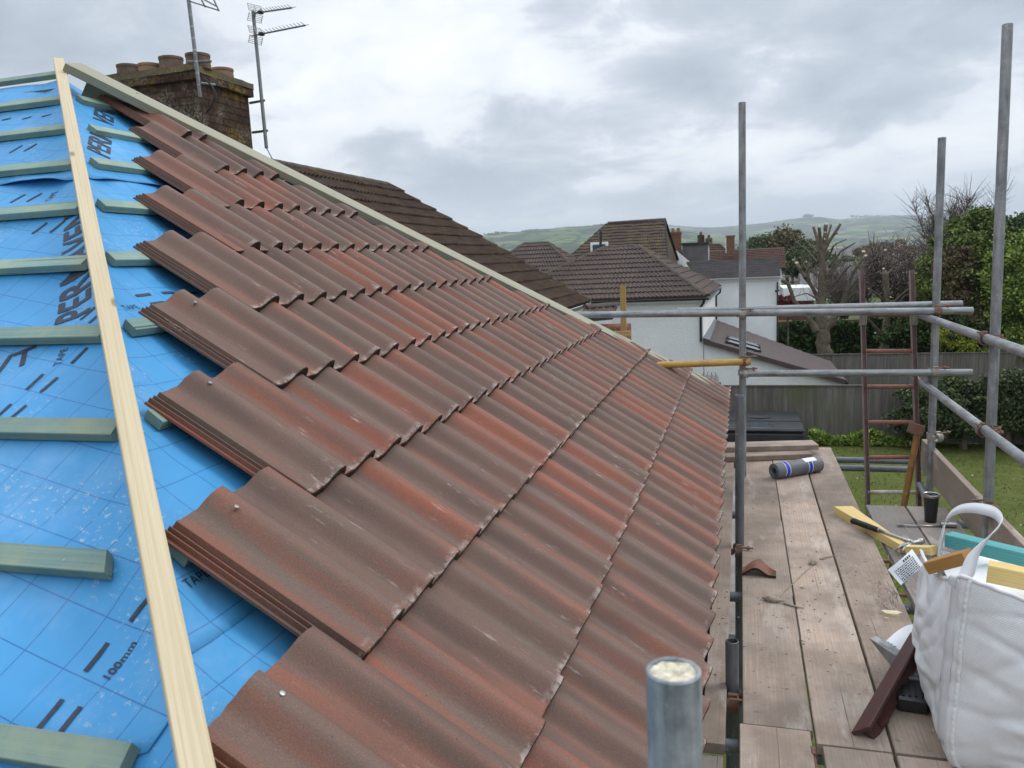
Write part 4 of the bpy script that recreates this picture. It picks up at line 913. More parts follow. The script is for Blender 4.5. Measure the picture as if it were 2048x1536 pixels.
ribbon([crn(z,-.055,.004) for z in [.12+.88*i/30 for i in range(31)]],.062,[(crn(.5,-.03)-crn(.5,-.09)) for _ in range(31)],'webbing','strap')
b=MB(); b.tube([crn(z,-.105,.003) for z in [.1+.9*i/60 for i in range(61)]],.0011,5); b.build('blue_stitching','seam',bagroot)
# stitched ridges on the seam
def cat(pts,n=10):
    out=[]; P=[pts[0]]+pts+[pts[-1]]
    for i in range(1,len(P)-2):
        for k in range(n):
            t=k/n; a,b_,c,d=P[i-1],P[i],P[i+1],P[i+2]; out.append(.5*((2*b_)+(c-a)*t+(2*a-5*b_+4*c-d)*t*t+(3*b_-a-3*c+d)*t**3))
    return out+[pts[-1]]
base=crn(1,-.05,.004)
lp=[base+Vector((-.004,0,-.03)),base,PY(1932,1150,-.66),PY(1948,1108,-.62),PY(1978,1072,-.56),PY(2001,1047,-.48),PY(1990,1026,-.40),PY(1950,1016,-.30),PY(1915,1020,-.20),PY(1893,1038,-.13),PY(1884,1070,-.10),PY(1880,1100,-.09),PY(1880,1118,-.09)]
lp=cat(lp,8); dirs=[]; n=len(lp)
for i in range(n):
    f=i/(n-1); a=Vector((.85,.1,-.5)); m_=Vector((.25,.75,.45)); c=Vector((.45,.85,.0)); dirs.append(a.lerp(m_,min(1,f*2)) if f<.5 else m_.lerp(c,(f-.5)*2))
ribbon(lp,.052,dirs,'lifting_loop','strap')
ribbon([PY(1880,1100,-.09),PY(1879,1125,-.085),PY(1879,1160,-.085)],.045,[Vector((.8,-.5,0))]*3,'webbing','strap')
# care tag with printed lines
tg=[PY(1776,1148,-.30),PY(1804,1174,-.33),PY(1841,1128,-.22),PY(1822,1110,-.20)]
g0=bag_pt(.35,.97); b=MB(); nn=8; vs=[]
T0,T1,T2,T3=PY(1824,1098,-.23),PY(1845,1130,-.25),PY(1803,1171,-.31),PY(1776,1140,-.30)
for i in range(nn+1):
    for j in range(nn+1):
        u=i/nn; v=j/nn; p=(T0*(1-u)+T3*u)*(1-v)+(T1*(1-u)+T2*u)*v; p=p+Vector((0,-1,.3)).normalized()*.008*math.sin(u*4+v*1.2); vs.append(p)
b.add(vs,[(i*(nn+1)+j,i*(nn+1)+j+1,(i+1)*(nn+1)+j+1,(i+1)*(nn+1)+j) for i in range(nn) for j in range(nn)]); tagm=b.build('care_tag','paper',bagroot,smooth=2)
b=MB()
def tp_(u,v): p=(T0*(1-u)+T3*u)*(1-v)+(T1*(1-u)+T2*u)*v; return p+Vector((0,-1,.3)).normalized()*(.008*math.sin(u*4+v*1.2)+.0016)
rt=random.Random(4)
for r_ in range(7):
    v=.93-r_*.10; u=.12
    while u<.80:
        L=rt.uniform(.03,.09); b.quad(tp_(u,v),tp_(u+L,v),tp_(u+L,v-.045),tp_(u,v-.045)); u+=L+.025
b.quad(tp_(.08,.97),tp_(.85,.97),tp_(.85,.955),tp_(.08,.955)); b.quad(tp_(.85,.97),tp_(.865,.97),tp_(.865,.25),tp_(.85,.25))
for i in range(4): b.quad(tp_(.18+.08*i,.22),tp_(.23+.08*i,.22),tp_(.23+.08*i,.10),tp_(.18+.08*i,.10))
b.build('printed_text','ink',tagm)
# timbers in the bag
def tim(a,c,wd,ht,mat,lab,up=(0,0,1),name='timber_offcut',cuts=None): return tag(beam(name,a,c,wd,ht,mat,up=up,ch=.0015,cuts=cuts),lab,'timber offcut','timber offcuts sticking out of the bulk bag')
tim(PY(1897,1078,-.05),PY(2120,1133,-.28),.055,.048,'teal','teal-treated length of timber resting across the top of the bag')
tim(PY(1860,1133,-.36),PY(1938,1112,-.46),.048,.040,'orange','orange-brown timber block inside the bag under the loop',(0,-.2,1))
tim(PY(1975,1142,-.38),PY(2120,1172,-.44),.055,.06,'pineY','yellow pine block at the right of the bag mouth')
tim(PY(1818,1099,-.02),PY(1868,1101,-.10),.04,.03,'pineY','yellow pine piece lying behind the bag rim',(0,0,1))
# white sheet stuffed in the bag
b=MB(); n=34; vs=[]
for j in range(n+1):
    for i in range(n+1):
        x=.80+.66*i/n; y=-.66+.62*j/n; z=-.035-.10*((i/n-.5)**2+(j/n-.5)**2)+.030*mnoise.noise(Vector((x*6,y*6,2)))+.015*mnoise.noise(Vector((x*15,y*13,5)))-.03*(1-j/n); vs.append((x,y,z))
b.add(vs,[(j*(n+1)+i,j*(n+1)+i+1,(j+1)*(n+1)+i+1,(j+1)*(n+1)+i) for j in range(n) for i in range(n)]); tag(b.build('plastic_sheet','whitewall',smooth=2),'crumpled white plastic sheet stuffed into the bulk bag','plastic sheet')
# maroon fascia offcut, folded metal, black charger
m0=lift(1722,1462,.03); m1=PY(1838,1262,-.05); fas=empty('fascia_offcut',(m0.x,m0.y,ZB),'dark maroon plastic trim offcut leaning against the bag','trim offcut')
beam('cover_strip',m0,m1,.075,.012,'maroon',up=(-.75,-.25,.6),parent=fas,ch=.002); beam('return_strip',m0+Vector((.026,.01,-.02)),m1+Vector((.026,.01,-.02)),.012,.055,'maroon',up=(-.75,-.25,.6),parent=fas,ch=.002)
q=lift(1742,1440,.02); b=MB(); b.box(q+Vector((.03,.0,.0)),(.05,.03,.018),rot_z(.9)); b.build('foot_block','maroon',fas)
mf=empty('metal_flashing',lift(1790,1300),'folded pale metal flashing with a cut end beside the maroon trim','flashing')
b=MB(); a0=PZ(1738,1276,ZB+.10); a1=PZ(1842,1345,ZB+.03); u_=Vector((.01,.035,.012)); 
vs=[a0,a1,a1+Vector((.01,.03,.02)),a0+Vector((.03,.02,.0)),PZ(1785,1335,ZB+.01),PZ(1842,1385,ZB+.005)]
b.add(vs+[v-Vector((0,0,.0015)) for v in vs],[(0,1,2,3),(0,4,5,1),(9,8,7,6),(7,11,10,6)]); b.build('folded_strip','tube',mf)
b=MB(); n=10; vs=[]
for i in range(n+1):
    t=i/n; p=PZ(1772,1282,ZB+.05).lerp(PZ(1846,1252,ZB+.09),t); 
    for k in range(6): vs.append(p+Vector((.03*k/5,-.07*k/5,.03*math.sin(t*3+k*.6)-.012*k)))
b.add(vs,[(i*6+k,i*6+k+1,(i+1)*6+k+1,(i+1)*6+k) for i in range(n) for k in range(5)]); b.build('crumpled_strip','paper',mf,smooth=2)
b=MB()
for k in range(3): b.lathe(PZ(1775+7*k,1285+4*k,ZB+.06),[(0,.004),(.006,.003),(.007,0)],8)
b.build('rivet','chrome',mf,smooth=True)
q=lift(1822,1392,.028); bx=empty('battery_charger',(q.x,q.y,ZB),'black plastic tool box part half hidden behind the bag','tool')
b=MB(); b.box(q,(.10,.14,.055),rot_z(-.12),ch=.008); b.build('case','blackm',bx)
b=MB(); b.box(q+Vector((.02,.075,.022)),(.06,.03,.03),rot_z(-.12),ch=.004); b.build('catch','tubedk',bx)
b=MB()
for k in range(4): b.box(q+Vector((-.03+.02*k,-.02,.029)),(.008,.07,.006),rot_z(-.12))
b.build('vent_ribs','black',bx)
# bent wire and bolt near the joint
b=MB(); q=lift(1626,1505,-.006); b.tube([q+Vector((0,-.02,0)),q+Vector((0,.02,0))],.011,10); b.tube([q+Vector((.003,-.02,-.004)),q+Vector((.006,-.12,-.01))],.005,8); tag(b.build('bolt','rust',smooth=True),'rusty bolt poking up in the gap at the butt joint','bolt')
cw=[PZ(1815,1150,ZB+.02),PZ(1778,1118,ZB+.05),PZ(1790,1098,ZB+.08),PZ(1840,1085,ZB+.09),PZ(1872,1090,ZB+.08)]
b=MB(); b.tube(cat(cw,8),.0010,6); tag(b.build('loose_wire','tube',smooth=2),'thin loop of wire between the offcut and the bag','wire')
# ================================================================== neighbouring buildings
def poly_range(poly,v):
    xs=[]; n=len(poly)
    for i in range(n):
        (a,b_),(c,d)=poly[i],poly[(i+1)%n]
        if abs(b_-d)<1e-9:
            if abs(v-b_)<1e-6: xs+=[a,c]
            continue
        t=(v-b_)/(d-b_)
        if -1e-6<=t<=1+1e-6: xs.append(a+(c-a)*t)
    return (min(xs),max(xs)) if xs else None
def roof_face(pts,mat,parent,gauge=.345,pitch=.15,amp=.045,step=.045,name='roof_slope',per=5,thick=.05,seed=0,irr=.004):
    # pts: polygon of world points, first edge = eave (left to right seen from outside)
    P_=[Vector(p) for p in pts]; ud=(P_[1]-P_[0]).normalized(); nrm=None
    for q in P_[2:]:
        nrm=ud.cross(q-P_[0])
        if nrm.length>1e-3: break
    nrm.normalize(); 
    if nrm.z<0: nrm=-nrm
    vd=nrm.cross(ud).normalized()
    if vd.z<0: vd=-vd
    uv2=[((q-P_[0]).dot(ud),(q-P_[0]).dot(vd)) for q in P_]; vm=max(v for _,v in uv2); b=MB(); r=random.Random(seed)
    nc=max(1,round(vm/gauge)); g=vm/nc
    for c in range(nc):
        v0=c*g; v1=(c+1)*g+.03; a=poly_range(uv2,v0+1e-5); e=poly_range(uv2,min(v1,vm-1e-5))
        if not a or not e: continue
        n=max(2,int((a[1]-a[0])/pitch*per)); rows=[]
        for (lo,hi),v,hh in ((a,v0,-.01),(a,v0,step),(a,v0+.02,step),(e,v1,0.0)):
            row=[]
            for i in range(n+1):
                u=lo+(hi-lo)*i/n; ph=(u/pitch)%1.0; h=amp*(max(0,1-abs(ph-.5)/.38)**.8 if amp>0 else 0)
                tile=int(u/(2*pitch)); jz=irr*mnoise.noise(Vector((tile*3.7,c*5.1,seed)))*2
                if hh<0: h=0
                row.append(P_[0]+ud*u+vd*(v+(jz if v<v1 else 0))+nrm*(h+hh+jz))
            rows.append(row)
        w_=n+1; vs=[p for row in rows for p in row]; uvv=[(i*.1+seed,j+c*.7) for j in range(4) for i in range(w_)]
        b.add(vs,[(j*w_+i,j*w_+i+1,(j+1)*w_+i+1,(j+1)*w_+i) for j in range(3) for i in range(n)],0,uvv)
    # solid deck below
    low=[q-nrm*thick for q in P_]; n=len(P_); b.add([q-nrm*.012 for q in P_]+low,[tuple(range(n)),tuple(range(2*n-1,n-1,-1))]+[(i,n+i,n+(i+1)%n,(i+1)%n) for i in range(n)])
    return b.build(name,mat,parent,smooth=False)
def ridge_line(a,c,parent,mat='ridge',r=.105,seg=.45,name='ridge_tiles'):
    a=Vector(a);c=Vector(c); L=(c-a).length; n=max(1,round(L/seg)); b=MB(); d=(c-a).normalized(); F=frame(d)
    for i in range(n):
        p=a+d*L*i/n; q=a+d*L*(i+1)/n; k=9; vs=[]
        for e,rr in ((p,r*1.06),(q,r)):
            for m in range(k): th=math.pi*m/(k-1); o=F@Vector((0,rr*math.cos(th),rr*.8*math.sin(th)-r*.35)); vs.append(e+o+(d*.012 if e is q else Vector()))
        b.add(vs,[(m,m+1,k+m+1,k+m) for m in range(k-1)]+[tuple(range(k)),tuple(range(2*k-1,k-1,-1))])
    return b.build(name,mat,parent)
def wall(pts,z0,mat,parent,name='wall'):
    # extrude plan outline (list of (x,y)) from z0 to z1
    (pl,z1)=pts; b=MB(); n=len(pl); b.add([(x,y,z0) for x,y in pl]+[(x,y,z1) for x,y in pl],[(i,(i+1)%n,n+(i+1)%n,n+i) for i in range(n)]+[tuple(range(n,2*n))]); return b.build(name,mat,parent)
def gutter(a,c,parent,r=.055,mat='gutter'):
    a=Vector(a);c=Vector(c); F=frame(c-a); b=MB(); n=8; vs=[]
    for p in (a,c):
        for i in range(n+1): th=math.pi+math.pi*i/n; vs.append(p+F@Vector((0,r*math.cos(th),r*math.sin(th))))
        for i in range(n,-1,-1): th=math.pi+math.pi*i/n; vs.append(p+F@Vector((0,.85*r*math.cos(th),.85*r*math.sin(th))))
    m=2*(n+1); b.add(vs,[(i,(i+1)%m,m+(i+1)%m,m+i) for i in range(m)]+[tuple(range(m)),tuple(range(2*m-1,m-1,-1))]); return b.build('gutter',mat,parent)
def pipe(pts,parent,r=.036,name='downpipe',mat='gutter'): b=MB(); b.tube(pts,r,10); return b.build(name,mat,parent,smooth=True)
# --- old brown roof of the attached house, with the big chimney
nb=empty('neighbouring_house',(-7.7,10,G),'adjoining house with a long weathered brown tiled roof and a sooty brick chimney','house')
rz=3.05; RE=Vector((-7.75,14.07,rz)); RS=Vector((-7.75,4.4,rz)); C0=Vector((-3.82,4.4,0)); C1=Vector((-3.82,18.0,0)); C2=Vector((-11.7,18.0,0)); C3=Vector((-11.7,4.4,0))
roof_face([C0,C1,RE,RS],'old1',nb,seed=3,irr=.008); roof_face([C1,C2,RE],'old1',nb,seed=4); roof_face([C2,C3,RS,RE],'old1',nb,seed=5,per=2)
ridge_line(RS,RE,nb); ridge_line(C1+Vector((0,0,.03)),RE,nb,r=.08); ridge_line(C2,RE,nb)
wall(([(-4.1,4.5),(-4.1,17.7),(-11.4,17.7),(-11.4,4.5)],-.12),G,'render',nb)
b=MB(); b.box((-3.86,11.2,-.09),(.025,13.5,.17)); b.box((-7.7,17.99,-.09),(7.8,.025,.17)); b.build('fascia','upvc',nb); gutter((-3.80,4.4,-.06),(-3.80,18.05,-.06),nb); pipe([(-3.85,17.85,-.1),(-4.05,17.7,-.35),(-4.05,17.7,G)],nb)
b=MB(); b.box((-4.0,17.15,-.65),(.25,.9,.55)); b.build('window','glass',nb)
# chimney
k=PD(386,124,7.93); cz=k.z; X1,Y0=k.x-.05,k.y+.05; X0=PY(222,150,Y0).x; Y1=PX(494,170,X1).y
b=MB()
b.box(((X0+X1)/2,(Y0+Y1)/2,(cz-.15)/2+.2),(X1-X0,Y1-Y0,cz-.15-.4)); stack=b.build('chimney','brickold',nb)
b=MB()
nx=46
def capbox(z0,z1,gr,rough):
    vs=[];
    for z in (z0,z0+.5*(z1-z0),z1):
        for i in range(4*14):
            t=i/14; kk=int(t); f=t-kk; cs=[(X0-gr,Y0-gr),(X1+gr,Y0-gr),(X1+gr,Y1+gr),(X0-gr,Y1+gr)]; a,c=cs[kk],cs[(kk+1)%4]
            x=a[0]+(c[0]-a[0])*f; y=a[1]+(c[1]-a[1])*f; n1=mnoise.noise(Vector((x*6,y*6,z*9)))*rough; vs.append((x+n1,y-n1,z+n1*.7))
    m=56; b.add(vs,[(j*m+i,j*m+(i+1)%m,(j+1)*m+(i+1)%m,(j+1)*m+i) for j in range(2) for i in range(m)]+[tuple(range(2*m,3*m)),tuple(range(m-1,-1,-1))])
capbox(cz-.155,cz-.070,.045,.010); b.build('corbel','brickold',stack)
b=MB(); capbox(cz-.077,cz-.012,.050,.02); 
vs=[];m=13
for i in range(m+1):
    for j in range(m+1):
        x=X0-.04+(X1-X0+.08)*i/m; y=Y0-.04+(Y1-Y0+.08)*j/m; e=min(i,m-i,j,m-j)/m; vs.append((x,y,cz-.015+min(.05,e*.25)+.012*mnoise.noise(Vector((x*7,y*7,2)))))
b.add(vs,[(i*(m+1)+j,(i+1)*(m+1)+j,(i+1)*(m+1)+j+1,i*(m+1)+j+1) for i in range(m) for j in range(m)]); b.build('mortar_cap','capold',stack)
pots=[(257,.135,'terradk',.15,.30),(300,.115,'terra',.17,.30),(343,.155,'terradk',.20,.30),(397,.150,'terradk',.23,.30),(443,.135,'terra',None,.2)]
for px,hh,mt,dy,_ in pots:
    if dy is None: q=PX(443,135,X1-.16); x,y=X1-.16,q.y
    else: q=PY(px,130,Y0+.17); x,y=q.x,Y0+.17
    b=MB(); b.lathe((x,y,cz-.02),[(.125,0),(.118,hh-.03),(.124,hh-.025),(.124,hh),(.100,hh),(.095,hh-.07)],24); b.lathe((x,y,cz-.02),[(.095,hh-.07),(0,hh-.07)],24,mi=1)
    b.build('chimney_pot',[mt,'dark'],stack,smooth=True)
q=PY(352,128,Y0+.45); b=MB(); b.lathe((q.x,Y0+.45,cz+.085),[(0,.075),(.09,.06),(.14,.03),(.145,.02),(.13,.02)],24); b.lathe((q.x,Y0+.45,cz),[(.07,0),(.07,.2)],16); b.build('cowl','dark',stack,smooth=True)
# aerials
def aerial(name,p0,p1,arms,lab,taped=False,brk=()):
    root=empty(name,p0,lab,'tv aerial','tv aerials on the old chimney')
    b=MB(); b.tube([p0,p1],.019,12); mast=b.build('mast','tubedk',root,smooth=True)
    if taped:
        b=MB(); n=9
        for i in range(n): c=Vector(p0).lerp(Vector(p1),.10+i*.095); d=(Vector(p1)-Vector(p0)).normalized(); b.tube([c-d*.008,c+d*.008],.0195,12)
        b.build('tape_band','tube',mast,smooth=True)
    for (c,d,L,n,refl,roll) in arms:
        c=Vector(c); d=Vector(d).normalized(); up=Vector((0,0,1)); sd=d.cross(up).normalized(); up=sd.cross(d)
        b=MB(); b.tube([c-d*.08,c+d*L],.009,8); bm_=b.build('boom','tubedk',root)
        b=MB()
        for i in range(n):
            q=c+d*(.16+(L-.17)*i/(n-1)); b.tube([q-sd*.055+up*.022,q,q+sd*.055+up*.022],.0035,5)
        b.build('director','tube',bm_)
        b=MB(); 
        for sgn in (-1,1):
            for i in range(5): h=.014+.018*i; q=c+d*(-.01-.006*i); b.tube([q-sd*.085+up*sgn*h,q+sd*.085+up*sgn*h],.003,5)
            for e in (-1,0,1): b.tube([c+sd*.085*e+up*.01*sgn,c-d*.035+sd*.085*e+up*sgn*.088],.004,5)
        b.build('reflector','tube',bm_)
        b=MB(); b.box(c+d*.085,(.06,.05,.035),frame(d),ch=.006); b.build('dipole_box','black',bm_)
    for (a,c) in brk:
        b=MB(); b.tube([a,c],.014,8); b.build('bracket','tubedk',root)
    return root
ma=PD(401,195,7.86); mb=PD(371,-50,7.86)
t=aerial('tv_aerial',ma,mb,[],'dark mast with pale tape bands on the near corner of the chimney',True,[(ma+(mb-ma)*.12,ma+(mb-ma)*.12+Vector((.08,.15,0))),(ma+(mb-ma)*.30+Vector((-.1,0,0)),ma+(mb-ma)*.30+Vector((.12,.08,0)))])
b=MB(); g0=PD(375,-6,7.86); dd=Vector((.9,-.45,-.16)).normalized()
A_=PD(374,2,7.86);B_=PD(425,-16,7.4);C_=PD(438,22,7.4);D_=PD(378,1,7.8)
for e in ((PD(378,2,7.85),PD(438,21,7.5)),(PD(395,-8,7.85),PD(432,12,7.5)),(PD(425,-6,7.5),PD(438,22,7.5)),(PD(400,-6,7.6),PD(411,15,7.65)),(PD(372,-14,7.86),PD(426,-8,7.5))): b.tube(list(e),.007 if e[0]!=e[1] else .01,6)
b.build('reflector_frame','tubedk',t)
b=MB(); cc=PD(401,185,7.8); pts=[cc+Vector((.03+.11*math.sin(i/16*math.pi),.02+.02*i/16,-.19+.33*i/16*1.0)) for i in range(17)]; b.tube(pts,.009,8); b.tube([ma+Vector((.03,-.02,.15)),ma+Vector((.04,-.02,-.05)),ma+Vector((.0,-.02,-.3)),ma+Vector((.03,-.01,-.7))],.004,6); b.build('cable_loop','black',t,smooth=2)
na=PD(533,296,8.75); nb_=PD(506,22,8.75); dirA=(PD(642,46,8.2)-PD(520,70,8.75)); dirB=(PD(611,11,8.25)-PD(520,24,8.75))
t=aerial('tv_aerial',na,nb_,[(PD(513,70,8.72),dirA,.80,12,1,0),(PD(512,26,8.72),dirB,.66,10,1,0)],'tall thin mast with two finned aerials right of the chimney',False,
 [(PX(500,206,X1)+Vector((0,.0,0)),na.lerp(nb_,.345)+Vector((.03,0,0))),(PX(505,265,X1),na.lerp(nb_,.125)+Vector((.03,0,0)))])
b=MB(); b.tube([na,na+Vector((.03,0,-.06)),na+Vector((.13,.05,-.32))],.005,6); b.build('cable','black',t)
# --- low tiled porch top and brick pier seen past the end of the new roof
pc=empty('porch',PD(1200,660,14),'small dark tiled porch roof beside the white house, half hidden behind the new roof','porch')
a=PD(1160,640,13.5); c=PD(1227,634,13.9); roof_face([a,c,c+Vector((0,.5,.16)),a+Vector((0,.5,.16))],'old2',pc,gauge=.28,seed=8); ridge_line(a+Vector((0,.5,.2)),c+Vector((0,.5,.2)),pc,r=.08)
b=MB(); m_=(a+c)/2+Vector((0,.35,-.1)); b.box(m_+Vector((0,0,-1.9)),(1.0,.6,3.7)); b.build('wall','brickred',pc)
# --- white house with hipped roof
hA=empty('white_house',(-2.5,27.5,G),'white roughcast house with brown hipped roof and black downpipe beyond the new roof','house')
FR=Vector((-1.0,24.55,-.29)); FL=Vector((-9.2,24.55,-.29)); BR=PZ(1439,571,-.29); BL=Vector((-9.2,BR.y,-.29))
RR_=PY(1277,491,27.9); RL_=PY(1209,498,27.9); RL_.z=RR_.z
roof_face([FL,FR,RR_,RL_],'old2',hA,seed=11); roof_face([FR,BR,RR_],'old2',hA,seed=12,amp=.02); roof_face([BR,BL,RL_,RR_],'old2',hA,seed=13,per=2); roof_face([BL,FL,RL_],'old2',hA,seed=14)
ridge_line(RL_,RR_,hA,r=.12); ridge_line(FR+Vector((0,0,.04)),RR_,hA,r=.12); ridge_line(FL,RL_,hA,r=.12); ridge_line(BR,RR_,hA,r=.1)
wall(([(-1.16,24.8),(BR.x-.2,BR.y-.3),(-9,BR.y-.3),(-9,24.8)],-.40),G,'render',hA)
b=MB(); b.box((-5.1,24.64,-.40),(8.1,.03,.16)); b.build('fascia','upvc',hA)
gutter(FL+Vector((0,-.04,-.06)),FR+Vector((.05,-.04,-.06)),hA,.065); gutter(FR+Vector((.05,0,-.06)),BR+Vector((.05,0,-.06)),hA,.065)
x=-1.22; pipe([(x+.1,24.55,-.40),(x+.1,24.58,-.50),(x-.02,24.72,-.66),(x-.02,24.72,-1.85)],hA,.042)
q=BR; pipe([q+Vector((.05,-.1,-.1)),q+Vector((.03,-.2,-.3)),q+Vector((-.14,-.25,-.45)),q+Vector((-.14,-.25,-2.4))],hA,.042)
# lean-to extension, flush with the front wall
ex=empty('extension',(1,26,G),'white extension with plain brown sloping roof and roof windows beside the white house','extension')
E0=Vector((-1.14,24.66,-1.79)); E1=Vector((3.42,24.66,-3.225)); dpt=4.9
roof_face([E1,E1+Vector((0,dpt,0)),E0+Vector((0,9.2,0)),E0],'newbrown',ex,gauge=.34,amp=0,step=.03,pitch=.3,seed=21,irr=.002)
b=MB(); nst=16
for i in range(nst):
    a=E0.lerp(E1,i/nst); c=E0.lerp(E1,(i+1)/nst); F=frame(c-a,(0,-1,0)); b.box((a+c)/2+Vector((0,-.02,-.045)),((c-a).length*1.03,.16,.05),F@Matrix.Rotation(-.035,3,'Y'))
b.build('verge_tiles','newbrown',ex)
b=MB(); b.add([(-1.14,24.82,G),(3.3,24.82,G),(3.3,24.82,-3.3),(-1.14,24.82,-1.92)],[(0,1,2,3)]); b.add([(3.3,24.82,G),(3.3,29.4,G),(3.3,29.4,-3.35),(3.3,24.82,-3.35)],[(0,1,2,3)]); b.build('wall','render',ex)
b=MB(); b.box((-1.05,29,-1.75),(.25,8.8,.03),Matrix.Rotation(.3,3,'Y')); b.build('lead_flashing','lead',ex)
sl=(E1-E0).normalized(); nn=sl.cross(Vector((0,1,0))).normalized(); nn=-nn if nn.z<0 else nn; F=Matrix((sl,Vector((0,1,0)),nn)).transposed()
for s_y in (25.9,27.1):
    c=E0+sl*1.35+Vector((0,s_y-24.66,0)); b=MB()
    b.box(c+nn*.06,(1.25,.72,.07),F,ch=.005); o=b.build('roof_window','dark',ex); b=MB(); b.box(c+nn*.10,(1.0,.5,.015),F); b.build('pane','glass',o); b=MB(); b.box(c+nn*.105-Vector((0,.30,0)),(1.1,.035,.02),F); b.build('frame_trim','upvc',o)
b=MB(); b.tube([(3.43,24.6,-3.30),(3.43,29.6,-3.30)],.06,8); b.build('gutter','gutter',ex)
# bird spikes and box on the low black roof edge
b=MB()
for i in range(13): p=PD(1405+i*2.6,768,17.5); b.tube([p,p+Vector((0,0,.22+.05*math.sin(i*2)))],.006,4)
p=PD(1420,772,17.5); b.box(p+Vector((0,0,-.02)),(.6,.06,.05)); b.box(PD(1436,770,17.5),(.12,.1,.12))
tag(b.build('trellis','gutter'),'row of thin black spikes just past the corner of the new roof','spikes')
# --- second hipped roof behind-left
hB=empty('far_house',(-9,38,G),'smaller brown hipped roof behind the ridge of the brown roof','house')
a1=PY(1048,487,38);a2=PY(1095,480,38); a2.z=a1.z
fl=Vector((a1.x-3.3,34.5,a1.z-2.5)); fr=Vector((a2.x+3.4,34.5,a1.z-2.5)); br=Vector((a2.x+3.4,41.5,a1.z-2.5)); bl=Vector((a1.x-3.3,41.5,a1.z-2.5))
roof_face([fl,fr,a2,a1],'old2',hB,seed=31); roof_face([fr,br,a2],'old2',hB,seed=32); roof_face([bl,fl,a1],'old2',hB,seed=33); roof_face([br,bl,a1,a2],'old2',hB,seed=34,per=2)
ridge_line(a1,a2,hB,r=.13); ridge_line(fr,a2,hB,r=.13); ridge_line(fl,a1,hB,r=.13); wall(([(fl.x+.3,34.8),(fr.x-.3,34.8),(fr.x-.3,41.2),(fl.x+.3,41.2)],fl.z-.1),G,'render',hB)
# --- big mossy roof
hC=empty('far_house',(-6,48,G),'big dark mossy gabled roof with a small white roof window','house')
Yc=50; g1=PY(1216,447,Yc); g2=PY(1329,438,Yc+.0); g2.z=max(g1.z,g2.z)-.0; g1.z=g2.z-.02
e1=PY(1080,556,Yc-5.5); e2=PY(1338,556,Yc-5.5); e1.z=e2.z
roof_face([e1,e2,g2,g1],'old3',hC,seed=41,irr=.012,amp=.03); b4=e2+Vector((0,11,0)); b3=e1+Vector((0,11,0)); roof_face([b4,b3,g1,g2],'old3',hC,seed=42,per=2); roof_face([b3,e1,g1],'old3',hC,seed=43)
ridge_line(g1,g2,hC,r=.14); b=MB(); b.add([e2+Vector((-.05,0,-.1)),b4+Vector((-.05,0,-.1)),g2+Vector((-.05,0,-.1))],[(0,1,2)]); b.build('gable','old3',hC)
b=MB(); b.tube([e2+Vector((.03,0,.02)),g2+Vector((.03,0,.03)),b4+Vector((.03,0,.02))],.06,6); b.build('bargeboard','dark',hC)
wall(([(e1.x+.3,Yc-5.2),(e2.x-.1,Yc-5.2),(e2.x-.1,Yc+5.2),(e1.x+.3,Yc+5.2)],e1.z-.15),G,'render',hC)
q=PY(1199,499,47.2); b=MB(); b.box(q,(1.1,.3,.9),ch=.02); w_1=b.build('roof_window','upvc',hC); b=MB(); b.box(q+Vector((0,-.15,0)),(.82,.03,.62)); b.build('pane','glass',w_1)
b=MB(); b.tube([PY(1201,500,46.5),PY(1201,463,46.5)],.09,8); b.build('flue','gutter',hC)
# --- white triangle gable, dormer, brick chimneys
hD=empty('far_house',(0,55,G),'white gabled house with a dark boxy dormer and brick chimney','house')
b=MB(); Y=54; T_=[PY(1336,487,Y),PY(1384,527,Y),PY(1336,560,Y),PY(1300,560,Y)]; b.add(T_,[(0,1,2,3)]); q=[v+Vector((0,8,0)) for v in T_]; b.add([T_[0],T_[1],q[1],q[0]],[(0,1,2,3)],1); b.build('gable',['whitewall','old2'],hD)
b=MB(); c=PY(1392,507,Y+2); b.box(c+Vector((0,0,0)),(1.75,2.4,1.32)); dz=b.build('dormer','slat',hD); b=MB(); b.box(c+Vector((0,0,.70)),(1.95,2.7,.12)); b.build('flat_roof','gutter',dz); b=MB(); b.box(c+Vector((.88,.3,-.05)),(.03,.9,.9)); b.build('window','upvc',dz)
b=MB(); c=PY(1352,489,Y+1); b.box(c,(.72,.7,1.55)); ch=b.build('chimney','brickred',hD); b=MB(); b.box(c+Vector((0,0,.80)),(.80,.8,.14)); b.build('corbel','brickred',ch)
for dx in (-.2,.18): b=MB(); b.lathe(c+Vector((dx,0,.86)),[(.13,0),(.11,.28),(.13,.28),(.09,.28)],12); b.build('chimney_pot','terra',ch)
hE=empty('far_house',(4,62,G),'red-brown roofed house with a part white brick chimney beside the tall pole','house')
Y=60; c0,c1=PY(1412,524,Y),PY(1572,536,Y); t0,t1=PY(1417,503,Y+4),PY(1568,497,Y+4); c0.z=c1.z=min(c0.z,c1.z); t0.z=t1.z=max(t0.z,t1.z); roof_face([c0,c1,t1,t0],'oldred',hE,seed=51); ridge_line(t0,t1,hE,r=.13,mat='ridge')
roof_face([c1+Vector((0,8,0)),c0+Vector((0,8,0)),t0,t1],'oldred',hE,seed=52,per=2); wall(([(c0.x+.2,Y+.3),(c1.x-.3,Y+.3),(c1.x-.3,Y+7.7),(c0.x+.2,Y+7.7)],c0.z-.1),G,'whitewall',hE)
b=MB(); c=PY(1461,490,Y+2); b.box(c,(.62,.8,1.3)); ch=b.build('chimney','brickred',hE); b=MB(); b.box(c+Vector((-.33,0,-.05)),(.06,.78,1.1)); b.build('render_coat','whitewall',ch); b=MB(); b.box(c+Vector((0,0,.68)),(.74,.9,.1)); b.build('corbel','brickred',ch)
